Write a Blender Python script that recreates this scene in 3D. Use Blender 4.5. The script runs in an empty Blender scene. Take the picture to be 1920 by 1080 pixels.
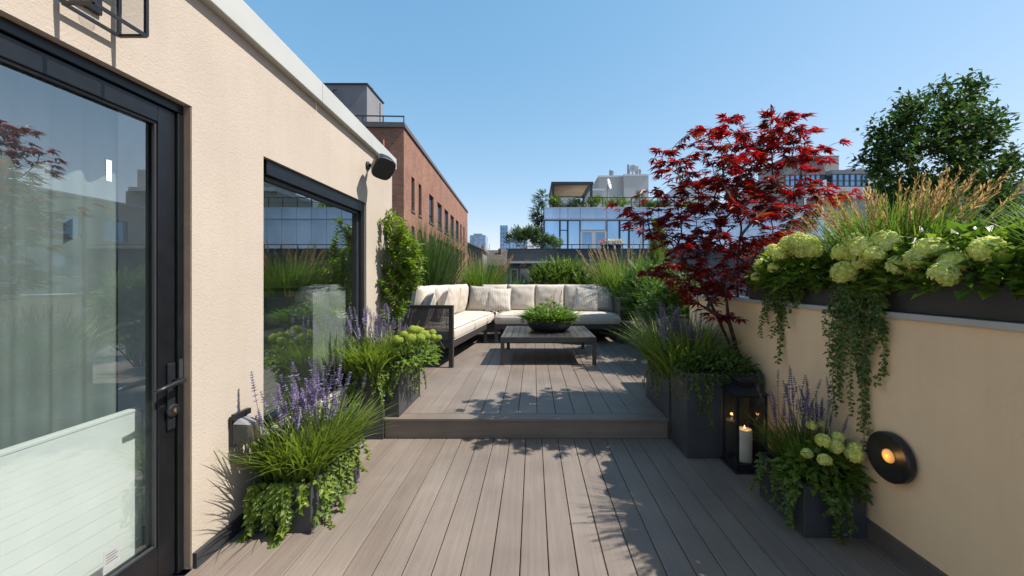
import bpy, bmesh, math, random
from mathutils import Vector, Matrix, noise
R = random.Random(7)
V = Vector
PI = math.pi
sc = bpy.context.scene
COL = sc.collection
# ---------------------------------------------------------------- camera model (one point perspective)
F, VX, VY, CZ = 740.0, 1000.0, 524.0, 1.40
def P(px, py, Y):
    return V(((px - VX) / F * Y, Y, CZ - (py - VY) / F * Y))
def PX(px, Y): return (px - VX) / F * Y
def PZ(py, Y): return CZ - (py - VY) / F * Y
UD = 0.178                     # height of the raised deck
SUN = V((0.74, -0.05, 1.0)).normalized()

# ---------------------------------------------------------------- materials
MATS = {}
def nodes(name):
    m = bpy.data.materials.new(name); m.use_nodes = True
    nt = m.node_tree
    return m, nt, nt.nodes['Principled BSDF'], nt.nodes['Material Output']
def N(nt, t, **kw):
    n = nt.nodes.new(t)
    for k, v in kw.items():
        if k in n.inputs.keys(): n.inputs[k].default_value = v
        else: setattr(n, k, v)
    return n
def L(nt, a, b): nt.links.new(a, b)
def ramp(nt, fac, cols):
    r = N(nt, 'ShaderNodeValToRGB'); e = r.color_ramp.elements
    while len(e) < len(cols): e.new(0.5)
    for el, (p, c) in zip(e, cols):
        el.position = p; el.color = (*c, 1)
    if fac is not None: L(nt, fac, r.inputs[0])
    return r
def coords(nt, scale=(1, 1, 1), kind='Object'):
    tc = N(nt, 'ShaderNodeTexCoord'); mp = N(nt, 'ShaderNodeMapping')
    mp.inputs['Scale'].default_value = scale
    L(nt, tc.outputs[kind], mp.inputs[0]); return mp.outputs[0]
def bump(nt, bs, h, strength=.3, dist=.01, prev=None):
    b = N(nt, 'ShaderNodeBump', Strength=strength, Distance=dist)
    L(nt, h, b.inputs['Height'])
    if prev is not None: L(nt, prev, b.inputs['Normal'])
    L(nt, b.outputs[0], bs.inputs['Normal']); return b.outputs[0]
def simple(name, col, rough=.5, metal=0, var=.12, nscale=8, bmp=0, bscale=200, spec=.5):
    m, nt, bs, out = nodes(name)
    co = coords(nt)
    n = N(nt, 'ShaderNodeTexNoise', Scale=nscale, Detail=6); L(nt, co, n.inputs['Vector'])
    a = tuple(c * (1 - var) for c in col); b = tuple(min(1, c * (1 + var)) for c in col)
    r = ramp(nt, n.outputs[0], [(.3, a), (.7, b)]); L(nt, r.outputs[0], bs.inputs['Base Color'])
    bs.inputs['Roughness'].default_value = rough; bs.inputs['Metallic'].default_value = metal
    bs.inputs['Specular IOR Level'].default_value = spec
    if bmp:
        n2 = N(nt, 'ShaderNodeTexNoise', Scale=bscale, Detail=3); L(nt, co, n2.inputs['Vector'])
        bump(nt, bs, n2.outputs[0], bmp, .004)
    MATS[name] = m; return m
def leafmat(name, cols, trans=.35, rough=.42, tcol=None, spec=.35):
    m, nt, bs, out = nodes(name)
    g = N(nt, 'ShaderNodeNewGeometry')
    r = ramp(nt, g.outputs['Random Per Island'], [(i / (len(cols) - 1), c) for i, c in enumerate(cols)])
    n = N(nt, 'ShaderNodeTexNoise', Scale=5, Detail=2); L(nt, coords(nt), n.inputs['Vector'])
    mx = N(nt, 'ShaderNodeHueSaturation'); L(nt, r.outputs[0], mx.inputs['Color'])
    mr = N(nt, 'ShaderNodeMapRange'); L(nt, n.outputs[0], mr.inputs[0]); mr.inputs[3].default_value = .7; mr.inputs[4].default_value = 1.35
    L(nt, mr.outputs[0], mx.inputs['Value'])
    L(nt, mx.outputs[0], bs.inputs['Base Color'])
    bs.inputs['Roughness'].default_value = rough; bs.inputs['Specular IOR Level'].default_value = spec
    t = N(nt, 'ShaderNodeBsdfTranslucent')
    h = N(nt, 'ShaderNodeHueSaturation', Saturation=1.1, Value=1.5); L(nt, mx.outputs[0], h.inputs['Color'])
    if tcol: h.inputs['Hue'].default_value = tcol
    L(nt, h.outputs[0], t.inputs['Color'])
    ms = N(nt, 'ShaderNodeMixShader', Fac=trans); L(nt, bs.outputs[0], ms.inputs[1]); L(nt, t.outputs[0], ms.inputs[2])
    L(nt, ms.outputs[0], out.inputs['Surface']); MATS[name] = m; return m

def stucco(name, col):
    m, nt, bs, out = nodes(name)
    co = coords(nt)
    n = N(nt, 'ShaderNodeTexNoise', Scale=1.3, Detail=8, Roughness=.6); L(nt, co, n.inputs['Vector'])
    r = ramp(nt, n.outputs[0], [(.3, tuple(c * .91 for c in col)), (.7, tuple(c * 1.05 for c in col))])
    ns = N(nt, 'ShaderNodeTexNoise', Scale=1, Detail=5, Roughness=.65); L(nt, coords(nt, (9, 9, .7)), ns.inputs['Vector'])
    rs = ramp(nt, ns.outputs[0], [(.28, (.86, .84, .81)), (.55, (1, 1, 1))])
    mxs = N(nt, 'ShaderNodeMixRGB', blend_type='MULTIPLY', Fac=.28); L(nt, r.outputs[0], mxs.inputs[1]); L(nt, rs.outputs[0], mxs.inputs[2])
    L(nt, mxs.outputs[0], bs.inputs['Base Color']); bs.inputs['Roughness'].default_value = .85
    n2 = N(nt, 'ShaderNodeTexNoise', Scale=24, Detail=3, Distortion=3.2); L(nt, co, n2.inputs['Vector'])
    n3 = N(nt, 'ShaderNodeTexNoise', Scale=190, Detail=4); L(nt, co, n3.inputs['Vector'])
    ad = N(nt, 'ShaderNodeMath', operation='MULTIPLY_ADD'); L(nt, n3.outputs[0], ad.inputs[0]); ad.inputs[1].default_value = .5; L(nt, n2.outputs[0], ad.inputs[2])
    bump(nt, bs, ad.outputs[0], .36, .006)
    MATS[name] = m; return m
stucco('stucco', (.42, .355, .288)); stucco('stucco_wall', (.80, .59, .365))  # shaded boundary wall: same stucco lightened, warm bounce light put into its colour

def deckmat(name, c1, c2, axis=1):
    m, nt, bs, out = nodes(name)
    s = [55, 55, 30]; s[axis] = 1.6
    co = coords(nt, tuple(s))
    g = N(nt, 'ShaderNodeNewGeometry')
    off = N(nt, 'ShaderNodeVectorMath', operation='ADD'); L(nt, co, off.inputs[0])
    sc_ = N(nt, 'ShaderNodeVectorMath', operation='SCALE'); sc_.inputs[0].default_value = (13, 57, 31); L(nt, g.outputs['Random Per Island'], sc_.inputs['Scale'])
    L(nt, sc_.outputs[0], off.inputs[1])
    n = N(nt, 'ShaderNodeTexNoise', Scale=1, Detail=7, Roughness=.62, Distortion=.8); L(nt, off.outputs[0], n.inputs['Vector'])
    n1 = N(nt, 'ShaderNodeTexNoise', Scale=2.2, Detail=4); L(nt, coords(nt), n1.inputs['Vector'])
    r0 = ramp(nt, g.outputs['Random Per Island'], [(0, c1), (1, c2)])
    r1 = ramp(nt, n.outputs[0], [(.25, (.83, .83, .83)), (.75, (1.13, 1.12, 1.11))])
    mx = N(nt, 'ShaderNodeMixRGB', blend_type='MULTIPLY', Fac=1); L(nt, r0.outputs[0], mx.inputs[1]); L(nt, r1.outputs[0], mx.inputs[2])
    r2 = ramp(nt, n1.outputs[0], [(.3, (.83, .82, .81)), (.7, (1.1, 1.1, 1.1))])
    mx2 = N(nt, 'ShaderNodeMixRGB', blend_type='MULTIPLY', Fac=1); L(nt, mx.outputs[0], mx2.inputs[1]); L(nt, r2.outputs[0], mx2.inputs[2])
    L(nt, mx2.outputs[0], bs.inputs['Base Color'])
    rr = N(nt, 'ShaderNodeMapRange'); L(nt, n.outputs[0], rr.inputs[0]); rr.inputs[3].default_value = .42; rr.inputs[4].default_value = .62
    L(nt, rr.outputs[0], bs.inputs['Roughness'])
    bump(nt, bs, n.outputs[0], .35, .003)
    MATS[name] = m; return m
deckmat('deck', (.160, .127, .104), (.190, .156, .131)); deckmat('deck_cross', (.15, .12, .097), (.18, .148, .122), 0)

simple('black_metal', (.012, .013, .016), .38, 0, .2, 20, .05, 60)
simple('door_black', (.006, .0065, .008), .36, 0, .3, 14, .05, 40)
simple('sofa_metal', (.045, .042, .040), .45, .2, .15, 30, .08, 300)
simple('table_metal', (.050, .047, .045), .36, .2, .18, 12, .08, 200)
simple('planter', (.040, .042, .046), .55, 0, .18, 6, .12, 120)
simple('planter_soil', (.02, .014, .01), .95, 0, .4, 40, .8, 60)
simple('coping_metal', (.47, .46, .42), .4, .15, .05, 3)
simple('coping_grey', (.42, .42, .42), .45, .2, .08, 5)
simple('skirting', (.030, .031, .034), .5)
simple('skirting_brown', (.10, .085, .075), .6)
simple('reveal_tan', (.25, .19, .13), .8)
simple('fabric', (.48, .42, .355), .9, 0, .04, 12, .25, 700, .2)
simple('piping', (.46, .41, .35), .9)
simple('weave', (.085, .079, .073), .7, 0, .35, 60)
simple('white_paint', (.78, .78, .76), .5, 0, .03)
simple('interior_wall', (.72, .73, .70), .8)
simple('interior_floor', (.42, .37, .31), .6)
simple('brass', (.75, .5, .15), .3, .9)
simple('bowl', (.028, .028, .030), .42, 0, .2, 8, .1, 60)
simple('candle_wax', (.82, .76, .64), .5)
simple('concrete_grey', (.34, .33, .31), .85, 0, .1, 1.2, .1, 10)
simple('concrete_dark', (.17, .17, .18), .8, 0, .12, .8, .1, 10)
simple('beige_render', (.42, .385, .345), .85, 0, .06, .6)
simple('pale_render', (.55, .54, .53), .85, 0, .05, .4)
simple('dark_trim', (.03, .032, .035), .5)
simple('parapet_cap', (.10, .085, .08), .6)
simple('asphalt', (.05, .05, .05), .9, 0, .2, .05)
simple('roof_felt', (.12, .115, .11), .9, 0, .2, 1)
simple('roof_brown', (.055, .048, .046), .9, 0, .3, 1.5)
simple('wood_ceiling', (.52, .29, .13), .6, 0, .2, 3)
simple('bark', (.060, .035, .026), .8, 0, .35, 30, .6, 60)
simple('bark_green', (.10, .075, .045), .8, 0, .3, 30, .5, 60)
simple('terracotta', (.35, .16, .09), .8)
simple('pink_bloom', (.75, .32, .40), .7, 0, .3, 40)
simple('pale_bloom', (.72, .72, .55), .7, 0, .2, 40)
simple('speaker_grille', (.016, .017, .018), .6, 0, .2, 60, .3, 900)
simple('label_print', (.35, .36, .37), .6)
simple('vent_grey', (.30, .31, .32), .5, .5)

# stems / foliage
leafmat('lavender_leaf', [(.07, .115, .018), (.13, .185, .03), (.20, .25, .045)], .42)
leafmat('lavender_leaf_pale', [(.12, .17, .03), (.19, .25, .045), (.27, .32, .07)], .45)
leafmat('lavender_stem', [(.06, .09, .03), (.11, .14, .05)], .2)
leafmat('lavender_bloom', [(.13, .10, .20), (.20, .155, .285), (.29, .24, .38)], .25, .7)
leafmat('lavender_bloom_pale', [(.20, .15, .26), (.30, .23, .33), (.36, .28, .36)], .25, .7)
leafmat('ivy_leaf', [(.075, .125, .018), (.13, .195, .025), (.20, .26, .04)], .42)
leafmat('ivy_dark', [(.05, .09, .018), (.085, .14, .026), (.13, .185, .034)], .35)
leafmat('ivy_stem', [(.10, .11, .03), (.08, .08, .03)], .1)
leafmat('maple_leaf', [(.085, .011, .014), (.17, .018, .020), (.31, .028, .028), (.13, .014, .016), (.24, .022, .023), (.17, .055, .022)], .5, .38, None, .4)
leafmat('shrub_leaf', [(.07, .12, .015), (.12, .19, .025), (.19, .25, .04)], .4)
leafmat('grass_blade', [(.06, .115, .02), (.10, .17, .03), (.15, .21, .04)], .4)
leafmat('grass_dark', [(.035, .075, .018), (.06, .115, .025), (.09, .145, .035)], .3)
leafmat('plume', [(.26, .17, .07), (.36, .24, .11), (.44, .32, .16)], .4, .8)
leafmat('conifer', [(.045, .09, .018), (.08, .145, .028), (.12, .19, .035)], .35)
leafmat('juniper', [(.075, .125, .02), (.12, .19, .03), (.175, .24, .045)], .38)
leafmat('deep_leaf', [(.018, .040, .012), (.035, .070, .016), (.062, .105, .022)], .32, .55, None, .2)
leafmat('hydrangea_leaf', [(.065, .12, .018), (.115, .185, .026), (.17, .24, .038)], .46, .38)
leafmat('hydrangea_bloom', [(.48, .52, .12), (.62, .64, .20), (.76, .76, .38)], .45, .6)
leafmat('hydrangea_bud', [(.20, .27, .03), (.28, .35, .045), (.36, .42, .08)], .3, .6)
leafmat('bowl_leaf', [(.06, .12, .018), (.11, .19, .03), (.17, .26, .05)], .35)
leafmat('far_leaf', [(.03, .06, .02), (.06, .11, .03), (.09, .14, .04)], .25)

# glass
def glassmat(name, refl, tint, gcol=(1, 1, 1), rough=.0):
    m, nt, bs, out = nodes(name); nt.nodes.remove(bs)
    g = N(nt, 'ShaderNodeBsdfGlossy', Roughness=rough, Color=(*gcol, 1)); t = N(nt, 'ShaderNodeBsdfTransparent', Color=(*tint, 1))
    lw = N(nt, 'ShaderNodeLayerWeight', Blend=.35)
    mr = N(nt, 'ShaderNodeMapRange'); L(nt, lw.outputs['Fresnel'], mr.inputs[0]); mr.inputs[3].default_value = refl; mr.inputs[4].default_value = 1
    ge = N(nt, 'ShaderNodeNewGeometry'); iv = N(nt, 'ShaderNodeMath', operation='SUBTRACT'); iv.inputs[0].default_value = 1; L(nt, ge.outputs['Backfacing'], iv.inputs[1])
    mu = N(nt, 'ShaderNodeMath', operation='MULTIPLY'); L(nt, mr.outputs[0], mu.inputs[0]); L(nt, iv.outputs[0], mu.inputs[1])
    tm = N(nt, 'ShaderNodeMixRGB'); tm.inputs[1].default_value = (*tint, 1); tm.inputs[2].default_value = (1, 1, 1, 1); L(nt, ge.outputs['Backfacing'], tm.inputs[0]); L(nt, tm.outputs[0], t.inputs['Color'])
    ms = N(nt, 'ShaderNodeMixShader'); L(nt, mu.outputs[0], ms.inputs[0]); L(nt, t.outputs[0], ms.inputs[1]); L(nt, g.outputs[0], ms.inputs[2])
    L(nt, ms.outputs[0], out.inputs['Surface']); MATS[name] = m
glassmat('door_glass', .235, (.82, .88, .86), (.92, .97, .97))
glassmat('window_glass', .33, (.66, .76, .70), (.85, .96, .95))
glassmat('lantern_glass', .06, (.86, .88, .88))
def farglass(name, c, rough=.08, metal=.75):
    m, nt, bs, out = nodes(name)
    g = N(nt, 'ShaderNodeNewGeometry')
    n = N(nt, 'ShaderNodeTexNoise', Scale=.6, Detail=3); L(nt, coords(nt, (1, 1, .35)), n.inputs['Vector'])
    r = ramp(nt, n.outputs[0], [(.3, tuple(x * .72 for x in c)), (.7, tuple(min(1, x * 1.25) for x in c))])
    L(nt, r.outputs[0], bs.inputs['Base Color']); bs.inputs['Metallic'].default_value = metal; bs.inputs['Roughness'].default_value = rough
    MATS[name] = m
farglass('facade_glass', (.33, .52, .74)); farglass('spandrel', (.40, .53, .70), .3, .55)
farglass('dark_glass', (.10, .14, .18), .06, .6); farglass('tower_glass', (.22, .34, .48), .15, .6); farglass('blue_glass', (.16, .28, .44), .06, .7)
def frosted():
    m, nt, bs, out = nodes('frosted')
    bs.inputs['Base Color'].default_value = (.24, .23, .205, 1); bs.inputs['Roughness'].default_value = .35
    bs.inputs['Transmission Weight'].default_value = .75; bs.inputs['IOR'].default_value = 1.15; MATS['frosted'] = m
frosted()
def emit(name, col, s):
    m, nt, bs, out = nodes(name)
    bs.inputs['Base Color'].default_value = (*col, 1); bs.inputs['Emission Color'].default_value = (*col, 1); bs.inputs['Emission Strength'].default_value = s; MATS[name] = m
emit('lamp_glow', (1, .46, .12), .22); emit('flame', (1, .62, .22), 3)
def brickmat(name, cols, mortar, bw, bh, ms=.012, rough=.85, bstr=.4):
    m, nt, bs, out = nodes(name)
    tc = N(nt, 'ShaderNodeTexCoord'); sp = N(nt, 'ShaderNodeSeparateXYZ'); L(nt, tc.outputs['Object'], sp.inputs[0])
    ad = N(nt, 'ShaderNodeMath', operation='ADD'); L(nt, sp.outputs[0], ad.inputs[0]); L(nt, sp.outputs[1], ad.inputs[1])
    cb = N(nt, 'ShaderNodeCombineXYZ'); L(nt, ad.outputs[0], cb.inputs[0]); L(nt, sp.outputs[2], cb.inputs[1])
    b = N(nt, 'ShaderNodeTexBrick'); L(nt, cb.outputs[0], b.inputs['Vector'])
    b.inputs['Color1'].default_value = (*cols[0], 1); b.inputs['Color2'].default_value = (*cols[1], 1); b.inputs['Mortar'].default_value = (*mortar, 1)
    b.inputs['Scale'].default_value = 1; b.inputs['Mortar Size'].default_value = ms; b.inputs['Brick Width'].default_value = bw; b.inputs['Row Height'].default_value = bh
    n = N(nt, 'ShaderNodeTexNoise', Scale=.7, Detail=9, Roughness=.7); L(nt, tc.outputs['Object'], n.inputs['Vector'])
    r = ramp(nt, n.outputs[0], [(.3, (.72, .70, .70)), (.7, (1.25, 1.22, 1.2))])
    mx = N(nt, 'ShaderNodeMixRGB', blend_type='MULTIPLY', Fac=1); L(nt, b.outputs[0], mx.inputs[1]); L(nt, r.outputs[0], mx.inputs[2])
    L(nt, mx.outputs[0], bs.inputs['Base Color']); bs.inputs['Roughness'].default_value = rough
    bump(nt, bs, b.outputs['Fac'], -bstr, .01); MATS[name] = m
brickmat('brick', ((.255, .112, .066), (.185, .072, .042)), (.23, .15, .11), .24, .085)
brickmat('slate_block', ((.075, .082, .09), (.05, .055, .062)), (.03, .033, .037), 1.6, .36, .012, .7)
def stripes():
    m, nt, bs, out = nodes('striped_fabric')
    co = coords(nt)
    w = N(nt, 'ShaderNodeTexWave', Scale=9, Distortion=.6); w.inputs['Detail'].default_value = 1; L(nt, co, w.inputs['Vector'])
    r = ramp(nt, w.outputs[0], [(.40, (.36, .32, .275)), (.62, (.52, .46, .395))]); L(nt, r.outputs[0], bs.inputs['Base Color'])
    bs.inputs['Roughness'].default_value = .9
    n2 = N(nt, 'ShaderNodeTexNoise', Scale=500); L(nt, co, n2.inputs['Vector'])
    p = bump(nt, bs, n2.outputs[0], .2, .003); bump(nt, bs, w.outputs[0], .25, .004, p); MATS['striped_fabric'] = m
stripes()

# ---------------------------------------------------------------- mesh builder
class MB:
    def __init__(s): s.v = []; s.f = []; s.m = []; s.cur = 0
    def add(s, vs, fs):
        o = len(s.v); s.v += [tuple(p) for p in vs]; s.f += [tuple(i + o for i in f) for f in fs]; s.m += [s.cur] * len(fs)
    def box(s, x0, x1, y0, y1, z0, z1):
        s.add([(x0, y0, z0), (x1, y0, z0), (x1, y1, z0), (x0, y1, z0), (x0, y0, z1), (x1, y0, z1), (x1, y1, z1), (x0, y1, z1)],
              [(0, 3, 2, 1), (4, 5, 6, 7), (0, 1, 5, 4), (1, 2, 6, 5), (2, 3, 7, 6), (3, 0, 4, 7)])
    def hexa(s, pts):   # eight corners, same order as box
        s.add(pts, [(0, 3, 2, 1), (4, 5, 6, 7), (0, 1, 5, 4), (1, 2, 6, 5), (2, 3, 7, 6), (3, 0, 4, 7)])
    def bar(s, a, b, w, h=None, up=V((0, 0, 1))):
        a, b = V(a), V(b); h = h or w; d = (b - a).normalized()
        if abs(d.dot(up)) > .98: up = V((0, 1, 0))
        x = d.cross(up).normalized() * w / 2; y = x.cross(d).normalized() * h / 2
        s.hexa([a - x - y, a + x - y, b + x - y, b - x - y, a - x + y, a + x + y, b + x + y, b - x + y])
    def tube(s, pts, rads, n=6, cap=True):
        pts = [V(p) for p in pts]; rings = []
        ref = None
        for i, p in enumerate(pts):
            d = (pts[min(i + 1, len(pts) - 1)] - pts[max(i - 1, 0)])
            d = d.normalized() if d.length > 1e-9 else V((0, 0, 1))
            if ref is None: ref = V((1, 0, 0)) if abs(d.x) < .8 else V((0, 1, 0))
            x = (ref - d * ref.dot(d)).normalized(); y = d.cross(x); ref = x
            r = rads[i] if isinstance(rads, (list, tuple)) else rads
            rings.append([p + (x * math.cos(2 * PI * k / n) + y * math.sin(2 * PI * k / n)) * r for k in range(n)])
        vs = [q for r_ in rings for q in r_]; fs = []
        for i in range(len(pts) - 1):
            for k in range(n):
                a = i * n + k; b = i * n + (k + 1) % n
                fs.append((a, b, b + n, a + n))
        if cap: fs += [tuple(range(n - 1, -1, -1)), tuple((len(pts) - 1) * n + k for k in range(n))]
        s.add(vs, fs)
    def lathe(s, prof, n=32, c=(0, 0, 0), sx=1, sy=1):
        vs = []; fs = []
        for r, z in prof:
            for k in range(n):
                t = 2 * PI * k / n; vs.append((c[0] + r * math.cos(t) * sx, c[1] + r * math.sin(t) * sy, c[2] + z))
        for i in range(len(prof) - 1):
            for k in range(n):
                a = i * n + k; b = i * n + (k + 1) % n; fs.append((a, b, b + n, a + n))
        if prof[0][0] > 1e-6: fs.append(tuple(range(n - 1, -1, -1)))
        if prof[-1][0] > 1e-6: fs.append(tuple((len(prof) - 1) * n + k for k in range(n)))
        s.add(vs, fs)
    def leaf(s, p, d, n, l, w, fold=.12, droop=.15):
        d = d.normalized(); sd = d.cross(n)
        if sd.length < 1e-4: sd = d.cross(V((.3, .8, .4)))
        sd.normalize(); n = sd.cross(d)
        m = p + d * l * .5 - n * fold * w * .5
        s.add([p, p + d * l * .42 + sd * w / 2 + n * fold * w, p + d * l * .42 - sd * w / 2 + n * fold * w, m, p + d * l - n * droop * l],
              [(0, 1, 3), (0, 3, 2), (1, 4, 3), (3, 4, 2)])
    def palm(s, p, d, n, l, lobes=5):
        d = d.normalized(); sd = d.cross(n)
        if sd.length < 1e-4: sd = d.cross(V((.3, .8, .4)))
        sd.normalize(); n = sd.cross(d)
        vs = [p]; fs = []
        spread = 1.25 if lobes == 5 else .8
        for k in range(lobes):
            a = (k / (lobes - 1) - .5) * 2 * spread
            ll = l * (1 - .42 * abs(a) / spread) * R.uniform(.9, 1.08)
            dd = d * math.cos(a) + sd * math.sin(a); ss = -d * math.sin(a) + sd * math.cos(a)
            w = ll * .13
            i = len(vs)
            vs += [p + dd * ll * .45 + ss * w - n * .02 * ll, p + dd * ll * .45 - ss * w - n * .02 * ll, p + dd * ll - n * ll * R.uniform(.10, .32)]
            fs += [(0, i, i + 2, i + 1)]
        s.add(vs, fs)
    def blade(s, p, az, tilt, l, w, droop=.5, segs=4):
        h = V((math.cos(az), math.sin(az), 0)); sd = V((-h.y, h.x, 0))
        vs = []; fs = []
        tw = R.uniform(-.6, .6)
        sd = (sd * math.cos(tw) + h * math.sin(tw))
        for i in range(segs + 1):
            t = i / segs
            o = math.sin(tilt) * t + droop * t * t * .75; z = math.cos(tilt) * t - droop * t * t * .5
            c = p + h * l * o + V((0, 0, 1)) * l * z
            ww = w * (1 - t ** 1.8) * .5
            if i == segs: vs.append(c)
            else: vs += [c - sd * ww, c + sd * ww]
        for i in range(segs - 1): a = 2 * i; fs.append((a, a + 1, a + 3, a + 2))
        a = 2 * (segs - 1); fs.append((a, a + 1, a + 2))
        s.add(vs, fs)
        return vs[-1]
    def build(s, name, mat, parent=None, smooth=False, bevel=0, local=False, segs=2):
        off = V((0, 0, 0))
        if parent is not None and not local:
            q = parent
            while q is not None: off += q.location; q = q.parent
        elif parent is None and not local and s.v:
            xs = [p[0] for p in s.v]; ys = [p[1] for p in s.v]; zs = [p[2] for p in s.v]
            off = V(((min(xs) + max(xs)) / 2, (min(ys) + max(ys)) / 2, min(zs)))
        me = bpy.data.meshes.new(name)
        me.from_pydata([(a - off.x, b - off.y, c - off.z) for a, b, c in s.v], [], s.f)
        ms = mat if isinstance(mat, (list, tuple)) else [mat]
        for q in ms: me.materials.append(MATS[q])
        if len(ms) > 1: me.polygons.foreach_set('material_index', s.m)
        if smooth: me.polygons.foreach_set('use_smooth', [True] * len(me.polygons))
        me.update()
        if bevel:
            bm = bmesh.new(); bm.from_mesh(me)
            bmesh.ops.bevel(bm, geom=list(bm.edges), offset=bevel, segments=segs, affect='EDGES', profile=.6, clamp_overlap=True)
            bm.to_mesh(me); bm.free()
        o = bpy.data.objects.new(name, me); COL.objects.link(o)
        if parent is not None: o.parent = parent
        elif not local: o.location = off
        return o

def thing(name, label, cat, loc=(0, 0, 0), group=None, rotz=0):
    o = bpy.data.objects.new(name, None); COL.objects.link(o); o.location = loc; o.rotation_euler = (0, 0, rotz)
    o.empty_display_size = .1
    return tag(o, label, cat, group)
def tag(o, label, cat, group=None):
    o['label'] = label; o['category'] = cat
    if group: o['group'] = group
    return o
def struct(o): o['kind'] = 'structure'; return o
def shared(name, mesh, parent, loc=(0, 0, 0), rot=(0, 0, 0), scale=(1, 1, 1)):
    o = bpy.data.objects.new(name, mesh); COL.objects.link(o); o.parent = parent; o.location = loc; o.rotation_euler = rot; o.scale = scale
    return o
def rv(s=1): return V((R.uniform(-1, 1), R.uniform(-1, 1), R.uniform(-1, 1))) * s
def runit():
    while True:
        q = rv()
        if .05 < q.length < 1: return q.normalized()
def part_box(name, mat, parent, *b, bevel=0):
    m = MB(); m.box(*b); return m.build(name, mat, parent, bevel=bevel)
exec_parts = None
# ================================================================= SETTING
g = MB(); g.box(-3000, 3000, -800, 5000, -14.5, -14); struct(g.build('ground', 'asphalt'))

def boards(name, mat, x0, x1, y0, y1, ztop, pitch, phase, gap=.005, th=.025):
    m = MB(); rects = x0 if isinstance(x0, list) else [(x0, x1, y0, y1)]; c = .0025
    for (xa, xb, ya, yb) in rects:
        k = math.floor((xa - phase) / pitch)
        while phase + k * pitch < xb:
            a = max(xa, phase + k * pitch + gap / 2); b = min(xb, phase + (k + 1) * pitch - gap / 2)
            if b - a > .01:
                zs = ztop - R.uniform(0, .0006)   # each board has small chamfers along its top edges
                m.add([(a, ya, zs - th), (b, ya, zs - th), (b, ya, zs - c), (b - c, ya, zs), (a + c, ya, zs), (a, ya, zs - c),
                       (a, yb, zs - th), (b, yb, zs - th), (b, yb, zs - c), (b - c, yb, zs), (a + c, yb, zs), (a, yb, zs - c)],
                      [(0, 1, 2, 3, 4, 5), (11, 10, 9, 8, 7, 6), (1, 7, 8, 2), (2, 8, 9, 3), (3, 9, 10, 4), (4, 10, 11, 5), (5, 11, 6, 0), (0, 6, 7, 1)])
            k += 1
    return m.build(name, mat)
XL, XR = -1.65, 1.83
STEPY = 3.465
struct(boards('lower_deck', 'deck', XL, XR, -1.5, STEPY + .01, 0, .14, -.0657))
struct(boards('upper_deck', 'deck', [(-1.31, 1.184, 3.6, 10.2), (1.1845, 2.95, 4.17, 10.2), (-1.6, -1.3105, 4.17, 10.2), (-4.5, -1.6005, 4.62, 10.2)], 0, 0, 0, UD, .1716, .034))
m = MB(); m.box(-5.3, 3.1, -1.6, 10.4, -13.99, -.03); struct(m.build('roof_terrace', 'dark_trim'))
m = MB(); m.box(3.12, 12, -1.6, 10.4, -13.99, -.04); struct(m.build('neighbouring_roof', 'roof_felt'))
m = MB(); m.box(-1.31, 1.184, STEPY + .11, 10.1, -.028, UD - .03); m.box(-4.4, 2.9, 4.63, 10.1, -.028, UD - .032); struct(m.build('deck_substructure', 'dark_trim'))
m = MB(); m.box(-1.31, 1.184, STEPY + .012, STEPY + .04, 0.001, UD - .026)
struct(m.build('deck_riser', 'deck_cross'))
m = MB(); m.box(-1.31, 1.184, STEPY - .006, 3.597, UD - .024, UD); struct(m.build('step_nosing', 'deck_cross', bevel=.004))

# ================================================================= HOUSE
house = thing('house', 'cream stucco house with black framed glass door, tall window and pale metal coping', 'house', (XL - 1.5, 1.5, 0))
def ztop(y): return 2.80 - .0375 * (y - 1.7)
def wall_holes(us, vs, holes, fpt, th):
    """us,vs: cut positions, holes: index cells (i,j); fpt(u,v,d)->point, d depth 0 front..th back"""
    m = MB(); nu, nv = len(us), len(vs)
    idx = lambda i, j: i * nv + j
    fr = [fpt(u, v, 0) for u in us for v in vs]; bk = [fpt(u, v, th) for u in us for v in vs]; o = len(fr)
    fs = []
    solid = lambda i, j: 0 <= i < nu - 1 and 0 <= j < nv - 1 and (i, j) not in holes
    for i in range(nu - 1):
        for j in range(nv - 1):
            if not solid(i, j): continue
            a, b, c, d = idx(i, j), idx(i + 1, j), idx(i + 1, j + 1), idx(i, j + 1)
            fs += [(a, b, c, d), (d + o, c + o, b + o, a + o)]
            for (di, dj, p, q) in ((-1, 0, d, a), (1, 0, b, c), (0, -1, a, b), (0, 1, c, d)):
                if not solid(i + di, j + dj): fs.append((q, p, p + o, q + o))
    m.add(fr + bk, fs); return m
DY0, DY1, DZ = .88, 1.907, 2.236
WY0, WY1, WZ0, WZ1 = 2.413, 3.90, .46, 2.155
us = [-1.5, DY0, DY1, WY0, WY1, 4.607]; vs = [0, WZ0, WZ1, DZ, 9]
fw = lambda u, v, d: V((XL - d, u, v if v < 5 else ztop(u)))
wm = wall_holes(us, vs, {(1, 0), (1, 1), (1, 2), (3, 1)}, fw, .22)
wall = wm.build('wall', 'stucco', house)
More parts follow.
